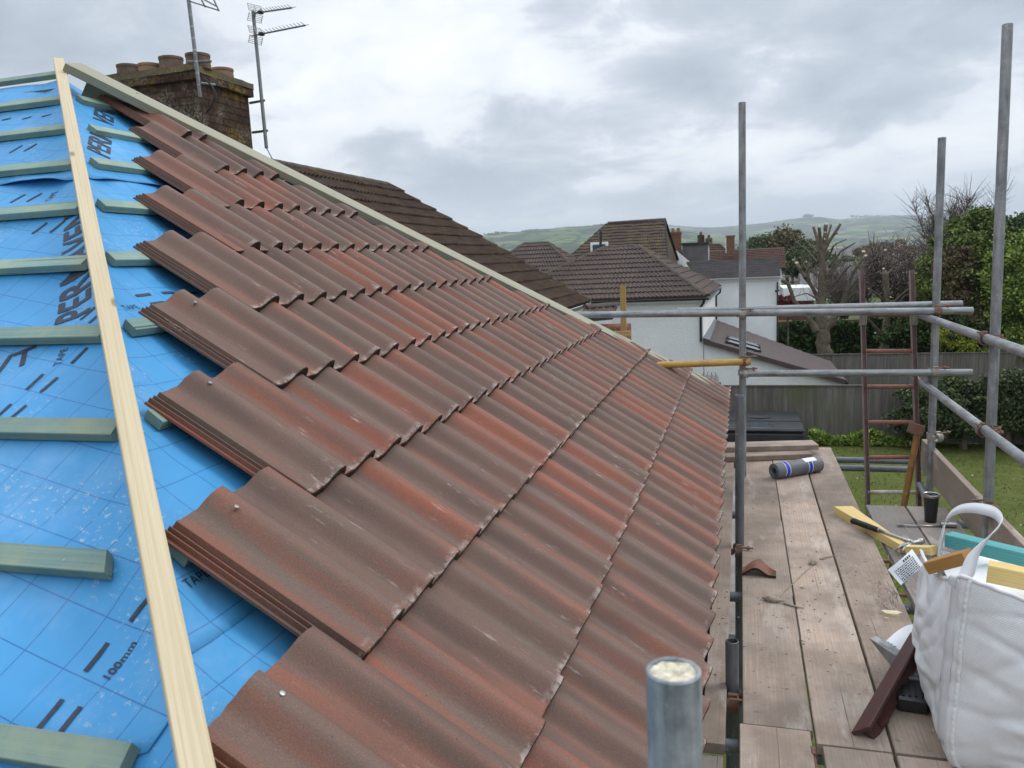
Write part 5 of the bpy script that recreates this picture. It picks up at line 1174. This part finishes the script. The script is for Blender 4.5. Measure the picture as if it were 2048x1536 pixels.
for i,(px,py) in enumerate(((1402,483),(1418,486))):
    hh=empty('far_chimney',PY(px,py,75),'dark far chimney stack with pots, %s of the pair behind the dormer'%('taller and left' if i==0 else 'shorter and right'),'chimney')
    b=MB(); c=PY(px,py,75); b.box(c,(.62,.6,1.2-.3*i)); b.build('stack','brickold',hh); b=MB(); b.lathe(c+Vector((0,0,.6-.15*i)),[(.15,0),(.12,.3),(.08,.3)],10); b.build('chimney_pot','terradk',hh)
hF=empty('far_house',(1.5,70,G),'brown roof just left of the white and brick chimney','house')
Y=68; c0,c1=PY(1400,530,Y),PY(1475,530,Y); t0,t1=PY(1422,487,Y+3),PY(1440,487,Y+3); roof_face([c0,c1,t1,t0],'old1',hF,seed=61); roof_face([c1,c1+Vector((0,6,0)),t1],'old1',hF,seed=62); wall(([(c0.x+.3,Y+.3),(c1.x-.3,Y+.3),(c1.x-.3,Y+5.7),(c0.x+.3,Y+5.7)],c0.z-.05),G,'whitewall',hF)
# --- white flank wall with grey ribbed roof
hG=empty('white_building',(3,36,G),'white walled building with a grey ribbed roof right of the white house','building')
Y=34.5; c0,c1=PY(1395,553,Y),PY(1561,551,Y); c0.z=c1.z; t0,t1=PY(1372,524,Y+3.2),PY(1556,516,Y+3.2); t0.z=t1.z
roof_face([c0,c1,t1,t0],'slat',hG,gauge=.32,amp=0,step=.09,pitch=.6,seed=71,irr=0); roof_face([c1+Vector((0,6.4,0)),c0+Vector((0,6.4,0)),t0,t1],'slat',hG,gauge=.17,amp=0,step=.045,pitch=.6)
wall(([(c0.x,Y+.25),(c1.x-.08,Y+.25),(c1.x-.08,Y+6.1),(c0.x,Y+6.1)],c0.z-.10),G,'whitewall',hG); b=MB(); b.box(((c0.x+c1.x)/2,Y+.2,c0.z-.12),(c1.x-c0.x,.05,.18)); b.build('fascia','upvc',hG); gutter(c0+Vector((0,-.02,-.03)),c1+Vector((0,-.02,-.03)),hG,.05,'upvc')
pipe([(c1.x-.12,Y+.18,c0.z-.3),(c1.x-.12,Y+.18,G)],hG,.035)
b=MB(); q=PY(1558,580,Y+.1); b.tube([q,q+Vector((-.05,-.3,0)),q+Vector((-.15,-.42,-.03))],.05,8); b.build('lamp_arm','gutter',hG)
# white low shed right of it
sh=empty('shed',PY(1605,590,42),'low white-fronted outbuilding partly behind the pollarded tree','shed')
b=MB(); q=PY(1605,592,42); b.add([q+Vector((-1,0,.45)),q+Vector((.6,0,.45)),q+Vector((1.3,0,-.25)),q+Vector((-1,0,-.25)),q+Vector((-1,4,.45)),q+Vector((.6,4,.45)),q+Vector((1.3,4,-.25)),q+Vector((-1,4,-.25))],[(0,3,2,1),(4,5,6,7),(0,1,5,4),(1,2,6,5)]); b.build('canopy','whitewall',sh)
b=MB(); b.box(q+Vector((-.3,1.5,-1.7)),(1.8,2,2.9)); b.build('wall','brickred',sh)
# ================================================================== ground, lawn, fences, planting
b=MB(); b.add([(-9000,-200,G-.012),(9000,-200,G-.012),(9000,9500,G-.012),(-9000,9500,G-.012)],[(0,1,2,3)]); tag(b.build('ground','ground'),None,None,kind='structure')
b=MB(); n=40; vs=[(-1+34*i/n,2+18.9*j/n,G+.02*mnoise.noise(Vector((i*.5,j*.5,0)))) for j in range(n+1) for i in range(n+1)]; b.add(vs,[(j*(n+1)+i,j*(n+1)+i+1,(j+1)*(n+1)+i+1,(j+1)*(n+1)+i) for j in range(n) for i in range(n)]); tag(b.build('lawn','grass',smooth=2),None,None,kind='structure')
b=MB(); b.box((-.2,14,G+.03),(3.9,12,.05)); tag(b.build('patio',plain('grey_paving',(.22,.20,.18),.9,var=.2,scale=1.5)),None,None,kind='structure')
def leafmesh(name,pts,size,mat,parent=None,aspect=1.6,seed=0,droop=0.0):
    r=np.random.default_rng(seed); P_=np.asarray(pts,dtype=np.float64); n=len(P_)
    a=r.normal(size=(n,3)); a/=np.linalg.norm(a,axis=1)[:,None]; a[:,2]-=droop; a/=np.linalg.norm(a,axis=1)[:,None]
    c=r.normal(size=(n,3)); c=np.cross(a,c); c/=np.linalg.norm(c,axis=1)[:,None]
    s=size*(0.6+.8*r.random(n))[:,None]; a=a*s*aspect/2; c=c*s/2
    V=np.stack([P_-a,P_+c,P_+a,P_-c],1).reshape(-1,3)
    me=bpy.data.meshes.new(name); me.vertices.add(4*n); me.vertices.foreach_set('co',V.ravel()); me.loops.add(4*n); me.loops.foreach_set('vertex_index',np.arange(4*n,dtype=np.int32)); me.polygons.add(n); me.polygons.foreach_set('loop_start',np.arange(0,4*n,4,dtype=np.int32)); me.update(calc_edges=True)
    me.materials.append(MAT[mat]); o=bpy.data.objects.new(name,me); COL.objects.link(o)
    if parent is not None: o.parent=parent; o.matrix_parent_inverse=parent.matrix_basis.inverted()
    return o
def clumps(blobs,n,seed,shell=.55,clump=.16,nc=60):
    # leaves gathered in clumps spread over and inside ellipsoids: gaps and lumps
    r=np.random.default_rng(seed); out=[]; vol=np.array([b_[3]*b_[4]*b_[5] for b_ in blobs])**.8; vol/=vol.sum()
    for b_,w_ in zip(blobs,vol):
        m=max(6,int(nc*w_*len(blobs)/1.0)); d=r.normal(size=(m,3)); d/=np.linalg.norm(d,axis=1)[:,None]; rad=(shell+(1-shell)*r.random(m))[:,None]*(1+.12*r.normal(size=(m,1)))
        cc=np.array(b_[:3])+d*rad*np.array(b_[3:6]); k=max(1,int(n*w_/m)); cl=clump*(b_[3]*b_[4]*b_[5])**(1/3)
        for c in cc: q=r.normal(size=(k,3))*cl*(.5+.8*r.random()); q[:,2]*=.75; out.append(c+q)
    return np.concatenate(out)
def fence(name,x0,x1,Y,h,lab,z=G,tilt=0):
    root=empty(name,((x0+x1)/2,Y,z),lab,'fence')
    b=MB(); r=random.Random(int(Y)); x=x0
    while x<x1: b.box((x+.052,Y+.006*(int(x*9)%2)+tilt*(x-x0),z+h/2+r.uniform(-.008,.008)),(.112,.016,h),Matrix.Rotation(r.uniform(-.05,.05),3,'Z')); x+=.1
    b.build('boards','fence',root); b=MB(); b.box(((x0+x1)/2,Y-.01+tilt*(x1-x0)/2,z+h+.015),(x1-x0,.07,.035),Matrix.Rotation(math.atan(tilt),3,'Z')); b.build('capping_rail','fence',root)
    x=x0+.9
    while x<x1: b=MB(); b.box((x,Y+.08+tilt*(x-x0),z+h/2),(.1,.1,h+.03)); b.build('fence_post','fence',root); x+=2.9
    return root
fence('timber_fence',-1.7,13.5,20.9,1.625,'weathered grey feather-board fence along the far side of the lawn')
fence('timber_fence',1.9,17,31,1.28,'second grey board fence further back, below the hedge and trees')
# hot tub covers
tub=empty('hot_tub',(.6,18.9,G),'black covered hot tub by the fence, behind the scaffold boards','hot tub')
b=MB(); b.box((.62,19.05,G+.42),(2.05,2.0,.84),ch=.05); b.build('cabinet','tubblack',tub); b=MB(); b.box((.63,18.55,G+.90),(2.12,1.02,.10),ch=.04); b.box((.60,19.62,G+.95),(2.12,1.02,.11),Matrix.Rotation(.04,3,'X'),ch=.04); b.build('cover','tubblack',tub,smooth=False)
b=MB()
for yy in (18.55,19.62): b.lathe((.55,yy,G+.952+.05*(yy>19)),[(0,.0),(.30,.004),(.42,.0)],24)
b.build('puddle','glass',tub,smooth=True)
# lawn daisies and tufts
r_=random.Random(5); pts=[(r_.uniform(1.5,16),r_.uniform(6,20),G+.03) for _ in range(420)]; tag(leafmesh('daisies',pts,.045,'blossom',seed=3,aspect=1),'small white and yellow daisies scattered over the lawn','flowers',kind='stuff')
n=22000; q=np.stack([rng.uniform(.8,17,n),rng.uniform(5,20.7,n),np.full(n,G+.025)],1); tag(leafmesh('grass_tufts',q,.020,'blade',seed=9,aspect=2.4),'short tufts of mown grass over the lawn','grass',kind='stuff')
ny=5200; x=rng.uniform(1.95,5.0,ny); q=np.stack([x,20.55-.30*rng.random(ny),G+.05+.30*rng.random(ny)*(1+.4*np.sin(x*4))],1); tag(leafmesh('ground_plants',q,.075,'bright',seed=4),'low leafy plants along the foot of the fence','ground cover',kind='stuff')
def shrub(name,blobs,n,size,mat,lab,cat='shrub',group=None,seed=1,nc=70,shell=.6,clump=.15,trunk=None,loc=None,stems=True,aspect=1.6):
    c=blobs[0]; root=empty(name,(c[0],c[1],G),lab,cat,group)
    leafmesh('foliage' if cat!='tree' else 'crown',clumps(blobs,n,seed,shell,clump,nc),size,mat,root,seed=seed,aspect=aspect)
    r=random.Random(seed); b=MB()
    for bl in blobs[:4]:
        base=Vector((bl[0],bl[1],G)); top=Vector((bl[0],bl[1],bl[2]+bl[5]*.5)); b.tube([base,base.lerp(top,.5)+Vector((r.uniform(-.1,.1),0,0)),top],[.07*bl[3]+.03,.05*bl[3]+.02,.015],7)
        for i in range(7): t=r.uniform(.3,.9); p=base.lerp(top,t); an=r.uniform(0,6.3); b.tube([p,p+Vector((math.cos(an)*bl[3]*.7,math.sin(an)*bl[4]*.7,bl[5]*.4))],[.03*bl[3]+.008,.005],5)
    b.build('stems' if cat!='tree' else 'trunk','bark',root)
    return root
def bl(px,py,Y,rx,rz,ry=None): p=PY(px,py,Y); return (p.x,p.y,p.z,rx,ry or rx,rz)
# hedge behind second fence
root=empty('hedge',(6,39,G),'dark clipped hedge behind the white extension and under the pollarded trees','hedge')
n=42000; x=rng.uniform(1.6,12.5,n); t=rng.random(n); top=PY(1600,645,39.2).z+.12*np.sin(x*2.1)+.08*np.sin(x*5.3); shellz=G+(top-G)*(1-rng.random(n)**2*.9); q=np.stack([x,39.2+1.1*np.where(rng.random(n)<.6,-.5+.12*rng.normal(size=n),rng.random(n)-.5),shellz+.05*rng.normal(size=n)],1)
leafmesh('foliage',q,.12,'hedge',root,seed=5); b=MB(); b.box((7,39.5,G+1.0),(10.8,.6,2.0)); b.build('inner_stems','brownf',root)
# bush in front of the near fence, right
shrub('bush',[bl(1850,830,20.2,.95,.75,.5),bl(1930,815,20.2,1.0,.85,.5),bl(2020,810,20.2,1.1,.9,.5),bl(2110,800,20.2,1.2,1.0,.6)],70000,.055,'bush','wide glossy dark bush in front of the near fence behind the rails',seed=21,nc=60,shell=.5)
# big green trees at right
shrub('tree',[bl(1930,560,36,1.7,2.1),bl(1945,470,36,1.2,1.1),bl(1890,590,35,1.0,1.6),bl(1985,600,36,1.6,2.2)],90000,.085,'conif','tall bushy green tree between the two right-hand poles','tree','trees behind the gardens',seed=31,nc=90)
shrub('tree',[bl(1905,560,34.4,.8,1.3),bl(1925,640,34.2,1.1,.9)],26000,.075,'brownf','brown-green patch of tree in front of the tall green one','tree','trees behind the gardens',seed=32,nc=50)
shrub('tree',[bl(2060,560,33,1.3,2.0),bl(2085,650,32.5,1.6,1.4),bl(2040,700,32,1.0,.9)],70000,.08,'bright','bright leafy tree at the right edge','tree','trees behind the gardens',seed=33,nc=80)
shrub('tree',[bl(2050,480,44,2.4,1.1),bl(2010,520,43,2.0,1.6),bl(2110,470,45,2.5,1.3)],45000,.11,'hedge','dark tree behind the tallest pole at the right edge','tree','trees behind the gardens',seed=34,nc=70)
shrub('shrub',[bl(1880,650,34,1.6,.9),bl(1940,690,33.5,1.6,.8),bl(1830,665,34.5,1.2,.8)],50000,.07,'hedge','dark evergreen shrub below the tall green tree','shrub',seed=35,nc=70)
shrub('shrub',[bl(1895,675,32.3,.55,.32),bl(1915,690,32.3,.7,.3)],12000,.05,'yelbush','yellow-green shrub just behind the second pole','shrub',seed=36,nc=40)
shrub('shrub',[bl(1575,610,37,.45,.5)],3500,.09,'redleaf','dark red leaved shrub beside the white building','shrub',seed=37,nc=30)
# far trees
for i,(px,py,Y,rx,rz,mt,lab) in enumerate(((1545,497,120,4.2,2.6,'fartree','round green tree behind the ribbed roof'),(1575,500,118,3.6,2.8,'brownf','brownish round tree beside the green one behind the ribbed roof'),(1600,520,110,3,2.2,'fartree','lower green tree at the right of the far pair'),
     (1765,505,210,7,2.0,'brownf','bare-looking far tree beyond the pollarded trees'))):
    shrub('tree',[bl(px,py,Y,rx,rz),bl(px+rx*3,py+8,Y,rx*.8,rz*.8)],20000,.12+Y*.0010,mt,lab,'tree','distant trees beyond the town',seed=50+i,nc=50,shell=.4)
# --- pollarded trees
def Z8(x,y): return (1480+x/3.606,380+y/3.606)
def limb(b,pts,Y,dy=0,bark_r=1.0,seed=0):
    P_=[];R_=[]
    for i,(x,y,wd) in enumerate(pts):
        px,py=Z8(x,y); f=i/max(1,len(pts)-1); P_.append(PY(px,py,Y+dy*f)); D=(P_[-1]-CAMP).dot(_f); R_.append(max(.006,wd/3.606/2*D/FPX*(.98 if y>900 else .80)))
    PP=[];RR2=[]
    for i in range(len(P_)-1):
        for k in range(5): t=k/5; q=P_[i].lerp(P_[i+1],t)+Vector((mnoise.noise(P_[i]*2+Vector((k,0,seed)))*.25*R_[i],0,mnoise.noise(P_[i]*2+Vector((0,k,seed)))*.15*R_[i])); PP.append(q); RR2.append((R_[i]*(1-t)+R_[i+1]*t)*(1+.10*mnoise.noise(q*4)))
    PP.append(P_[-1]); RR2.append(R_[-1]); b.tube(PP,RR2,9); return P_[-1],R_[-1]
def cutend(T,x,y,Y,r): b=MB(); r*=.72; p=PY(*Z8(x,y),Y); b.lathe(p+Vector((0,-r*.6,0)),[(0,.002),(r*.8,.0),(r,-.03)],10,frame((1,0,0),(0,-.6,.8))); b.build('cut_end','cut',T)
T1=empty('pollarded_tree',PY(1650,700,35),'large hard-pollarded tree with thick stumpy limbs and pale cut ends','tree','pollarded trees'); T1.location.z=G
Y1=35; b=MB()
limb(b,[(625,1330,150),(618,1230,112),(602,1100,98),(597,1000,100)],Y1); limb(b,[(597,1010,96),(585,880,92),(592,760,74),(592,640,66),(600,520,58),(600,400,50)],Y1)
for i,(pp,dy) in enumerate([([(596,470,42),(560,360,30),(530,262,24)],.3),([(598,430,40),(578,340,30),(570,265,28)],-.3),([(600,430,40),(612,330,34),(622,245,34)],0),([(610,400,30),(640,310,20),(657,250,18)],.5),([(605,440,40),(650,360,30),(690,300,26),(727,242,22)],-.2),([(650,360,20),(680,325,14),(705,310,12)],.4),
    ([(560,1010,80),(520,960,50),(470,900,34),(390,800,34),(350,680,30),(300,650,30)],-.5),([(350,700,26),(340,620,22)],-.4),([(600,1010,80),(660,960,60),(730,850,40),(780,700,34),(820,590,32),(900,480,30)],-.4),([(575,800,50),(520,700,34),(450,600,32),(408,525,28)],.5),([(490,650,24),(500,580,14),(478,520,12)],.2),
    ([(560,520,26),(480,430,13),(400,372,9)],.6),([(560,450,22),(520,400,12),(470,360,8)],.5),([(620,470,24),(690,390,12),(768,355,8)],-.5),([(640,560,26),(730,440,16),(832,380,12)],-.6),([(690,500,12),(690,440,8)],-.3),([(620,640,24),(700,510,14),(780,490,8)],.3),([(570,790,20),(480,745,10),(380,772,8)],-.5),([(620,700,24),(660,610,14),(700,640,8)],.4),([(730,850,24),(800,760,16),(880,720,10)],.3),([(780,720,16),(850,640,10),(910,600,8)],0),([(600,780,18),(660,735,10),(700,700,7)],.3),([(600,560,34),(560,470,26),(545,400,22)],.3),([(470,640,26),(430,560,22),(385,505,18)],.4),([(440,580,20),(455,500,14),(440,450,10)],-.2),([(540,740,34),(500,660,26),(480,590,22),(505,540,16)],-.4),([(640,620,30),(690,560,22),(730,500,16),(745,440,12)],.5),([(700,660,24),(740,600,18),(800,540,14)],-.3),([(760,760,24),(830,700,18),(870,640,14),(860,560,10)],.3),([(380,760,20),(350,800,14),(300,790,10)],.2),([(580,640,26),(530,590,18),(470,560,14),(430,480,8)],.6),([(600,520,30),(655,450,22),(675,400,18)],-.6)]):
    limb(b,pp,Y1,dy,seed=i)
b.build('trunk','bark',T1,smooth=2)
for x,y,r in ((570,262,.09),(622,243,.10),(530,258,.07),(727,240,.06),(615,303,.06),(668,403,.09),(650,437,.07),(610,350,.05),(408,522,.11),(300,632,.08),(890,440,.11),(905,470,.10),(478,515,.06),(380,500,.05)): cutend(T1,x,y,Y1-.35,r)
b=MB(); r=random.Random(8)
for i in range(480):
    x,y=r.choice([(r.gauss(600,150),r.gauss(640,120)),(r.gauss(780,70),r.gauss(700,90))]); p=PY(*Z8(x,y),Y1+r.uniform(-.6,.6)); b.tube([p,p+Vector((r.uniform(-.3,.3),r.uniform(-.2,.2),r.uniform(.15,.6)))],[.009,.003],4)
b.build('twigs','twig',T1)
T2=empty('pollarded_tree',PY(1772,700,37),'smaller pollarded tree with a knobbly head, seen through the ladder','tree','pollarded trees'); T2.location.z=G
Y2=37; b=MB(); limb(b,[(1045,1400,80),(1045,1180,70),(1050,1040,60),(1060,900,56),(1062,780,54),(1055,680,50),(1045,600,56),(1040,585,30)],Y2)
for i,(pp,dy) in enumerate([([(1040,1060,34),(985,1000,26),(940,950,20),(895,915,16)],-.5),([(1075,1070,34),(1130,1020,20),(1225,990,16),(1300,985,8)],-.4),([(1085,985,22),(1160,940,12),(1240,935,9)],.3),([(1040,800,24),(990,750,16),(925,712,16)],-.3),([(1075,850,34),(1140,780,24),(1210,720,20),(1310,660,14)],-.3),([(1080,900,16),(1190,760,12),(1370,740,8)],.4),([(1040,620,24),(1000,590,16),(985,600,12)],0),([(1060,610,20),(1095,570,10)],.2),([(1200,1010,10),(1280,1050,6)],.1)]): limb(b,pp,Y2,dy,seed=40+i)
b.build('trunk','bark',T2,smooth=2)
for x,y,r in ((1048,430,.08),(975,1028,.08),(1085,770,.06),(1035,565,.08),(930,710,.05)): cutend(T2,x,y,Y2-.4,r)
# twiggy trees
def twiggy(name,cx,cy,Y,wx,wz,n,lab,base=None,r0=.006,blos=0,seed=1,group=None,mat='twig',up=.8,L=(.4,1.3)):
    p=PY(cx,cy,Y); root=empty(name,(p.x,Y,G),lab,'tree',group); r=random.Random(seed); b=MB(); ends=[]
    basep=Vector((p.x,Y,G)); b.tube([basep,basep.lerp(p,.5)+Vector((.1,0,0)),p],[.16,.12,.07],8)
    mains=[]
    for i in range(26):
        an=r.uniform(0,6.28); q=p+Vector((math.cos(an)*wx*r.uniform(.2,.8),math.sin(an)*wx*.6*r.uniform(.2,.8),wz*r.uniform(-.2,.85))); st=basep.lerp(p,r.uniform(.45,1)); m=st.lerp(q,.5)+Vector((0,0,-.15*wz)); b.tube([st,m,q],[.05,.03,.012],5); mains.append((st,m,q))
    for i in range(n):
        st,m,q=r.choice(mains); t=r.random(); s=m.lerp(q,t); dirv=Vector((r.gauss(0,.6),r.gauss(0,.6),r.gauss(up,.4))).normalized(); ln=r.uniform(*L); e=s+dirv*ln; mid=s.lerp(e,.5)+Vector((r.uniform(-.06,.06),0,0)); b.tube([s,mid,e],[r0*1.4,r0,r0*.4],3,cap=False); ends.append(e); ends.append(mid)
    b.build('branches',mat,root)
    if blos:
        pts=[]
        for e in ends:
            for _ in range(blos): pts.append((e.x+r.gauss(0,.12),e.y+r.gauss(0,.12),e.z+r.gauss(0,.12)))
        leafmesh('blossom',pts,.05,'blossom',root,seed=seed,aspect=1.0)
    return root
twiggy('blossom_tree',1775,575,41,3.1,2.3,2100,'leafless brown tree speckled with pale blossom behind the ladder',r0=.012,blos=2,seed=3,group='twiggy trees in the gardens')
twiggy('blossom_tree',1830,560,43,2.6,2.2,1500,'twiggy tree with pale buds behind the second pole',r0=.012,blos=2,seed=4,group='twiggy trees in the gardens')
twiggy('bare_tree',1905,470,50,3.6,2.6,1700,'tall bare tree of fine grey twigs rising behind the green tree',r0=.011,seed=5,group='twiggy trees in the gardens',L=(.6,1.9))
twiggy('bare_tree',1690,590,45,2.6,1.6,900,'low bare twiggy tree behind the pollarded trunk',r0=.012,blos=1,seed=6,group='twiggy trees in the gardens')
# ------------------------------------------------------------------ distant town
r=random.Random(21)
for i,(px,py,Y,wd) in enumerate(((1668,513,230,8),(1692,510,240,7),(1712,506,250,6),(1668,532,190,8),(1690,545,160,8),(1676,560,130,7),(1705,528,210,7),(1640,540,170,7),(1655,578,100,6),(1600,560,150,7),(1730,520,230,8),(1760,515,240,9))):
    c=PY(px,py,Y); rt=empty('distant_house',(c.x,Y,G),None,'house','distant houses of the town beyond the gardens'); rt['label']='tiny white-walled grey-roofed house of the distant town seen through the trees'
    h=3.0; b=MB(); b.box((c.x,Y,(G+c.z)/2),(wd,6,c.z-G)); b.build('wall','whitewall',rt); b=MB(); z=c.z; b.add([(c.x-wd/2-.3,Y-3.4,z-.1),(c.x+wd/2+.3,Y-3.4,z-.1),(c.x+wd/2+.3,Y,z+2.0),(c.x-wd/2-.3,Y,z+2.0),(c.x-wd/2-.3,Y+3.4,z-.1),(c.x+wd/2+.3,Y+3.4,z-.1)],[(0,1,2,3),(3,2,5,4),(0,3,4),(1,5,2)]); b.build('roof','slat',rt)
    b=MB(); 
    for e in (-.28,.05,.3): b.box((c.x+wd*e,Y-3.02,z-1.3),(1.1,.06,1.1))
    b.build('windows','glass',rt)
n=30000; ang=rng.uniform(-.40,.30,n); D=rng.uniform(150,900,n)**1.0; x=np.sin(ang)*D+CAMP.x; y=np.cos(ang)*D; q=np.stack([x,y,G+rng.random(n)*np.clip(3.0+1.6*np.sin(x*.05+2)*np.cos(y*.031),.8,4.4)],1)
tag(leafmesh('far_woodland',q,2.6,'fartree',seed=12,aspect=1.2),'mass of trees and hedgerows on the plain beyond the town','woodland',kind='stuff')
# ------------------------------------------------------------------ hills
def hill(name,prof_px,D0,D1,D2,uvs,seed,lab=None):
    # prof_px: skyline (px,py) at distance D1; ground rises from D0 to the crest at D1, then falls to D2
    xs=np.array([p[0] for p in prof_px],float); ys=np.array([p[1] for p in prof_px],float); nu=150; rows=[0,.06,.14,.24,.36,.48,.6,.7,.8,.88,.94,1.0]; b=MB(); vs=[];uv=[]
    for i in range(nu+1):
        px=xs[0]+(xs[-1]-xs[0])*i/nu; py=float(np.interp(px,xs,ys)); d=ray(px,py); s=D1/math.hypot(d.x,d.y); crest=CAMP+d*s; hx,hy=d.x/math.hypot(d.x,d.y),d.y/math.hypot(d.x,d.y); Hh=crest.z-G
        for k,t in enumerate(rows+[1.3,1.8]):
            if t<=1: D=D0+(D1-D0)*t; z=G+Hh*(t**1.25)*(1 if t>.97 else 1)+(.045*Hh*mnoise.noise(Vector((i*.09+seed,t*5,seed))) if 0<t<1 else 0)
            else: D=D1+(D2-D1)*(t-1)/.8; z=G+Hh*(1-(t-1)/.8*.9)
            if t==1: z+=D1*.0006*mnoise.noise(Vector((i*.8,seed,0)))
            p=(CAMP.x+hx*D,CAMP.y+hy*D,z); vs.append(p); uv.append((p[0]/uvs,p[1]/uvs*.45+t*3.0))
    m=len(rows)+2; b.add(vs,[(i*m+k,(i+1)*m+k,(i+1)*m+k+1,i*m+k+1) for i in range(nu) for k in range(m-1)],0,uv); return tag(b.build(name,'hill',smooth=2),None,None,kind='structure')
hill('hills',[(700,490),(900,478),(975,471),(1040,464),(1090,458),(1150,453),(1215,450),(1280,452),(1340,458),(1420,470),(1500,485),(1560,495)],1500,3300,5000,120,3)
hill('hills',[(1100,462),(1200,452),(1330,449),(1375,453),(1420,455),(1470,452),(1530,446),(1575,439),(1605,435),(1640,434),(1680,439),(1705,436),(1760,433),(1830,433),(1900,438),(1960,445),(2048,449),(2200,452)],2600,6000,9000,165,7)
# trees on the skyline
def skyline(name,pts,D,lab,size,n,seed,hgt):
    r2=np.random.default_rng(seed); q=[]
    for px,py,wd,hh in pts:
        c=CAMP+ray(px,py)*(D/1.0); m=n
        q.append(np.stack([c.x+r2.normal(size=m)*wd*D/FPX*.5,c.y+r2.normal(size=m)*10,c.z+r2.random(m)*hh*D/FPX],1))
    return tag(leafmesh(name,np.concatenate(q),size,'fartree',seed=seed,aspect=1.1),lab,'trees',kind='stuff')
skyline('hilltop_clump',[(1610,434,4,4.5),(1616,434,4,5),(1622,434,4,4)],5900,'small clump of trees crowning the hill','9' and 9,90,1,0)
skyline('skyline_trees',[(1705+i*9,434,5,2.6 if i%3 else 3.6) for i in range(16)],5900,'thin line of trees along the hill crest',8,40,2,0)
skyline('skyline_woods',[(980+i*14,471-i*1.05 if i<18 else 452,9,4+2*math.sin(i*1.3)) for i in range(25)],3250,'broken line of woods along the nearer ridge',6,90,3,0)
# ------------------------------------------------------------------ haze
b=MB(); b.box((0,4400,(330+G-1.1)/2),(19500,10400,330-G+1.1)); hz=b.build('haze',[])
mh=bpy.data.materials.new('thin_haze'); mh.use_nodes=True; nt=mh.node_tree; nt.nodes.remove(nt.nodes['Principled BSDF']); pv=nt.nodes.new('ShaderNodeVolumePrincipled'); pv.inputs['Density'].default_value=1.5e-4; pv.inputs['Color'].default_value=(.80,.88,.98,1); pv.inputs['Anisotropy'].default_value=.2
nt.links.new(pv.outputs[0],nt.nodes['Material Output'].inputs['Volume']); hz.data.materials.append(mh); tag(hz,None,None,kind='stuff')
bpy.context.view_layer.update()
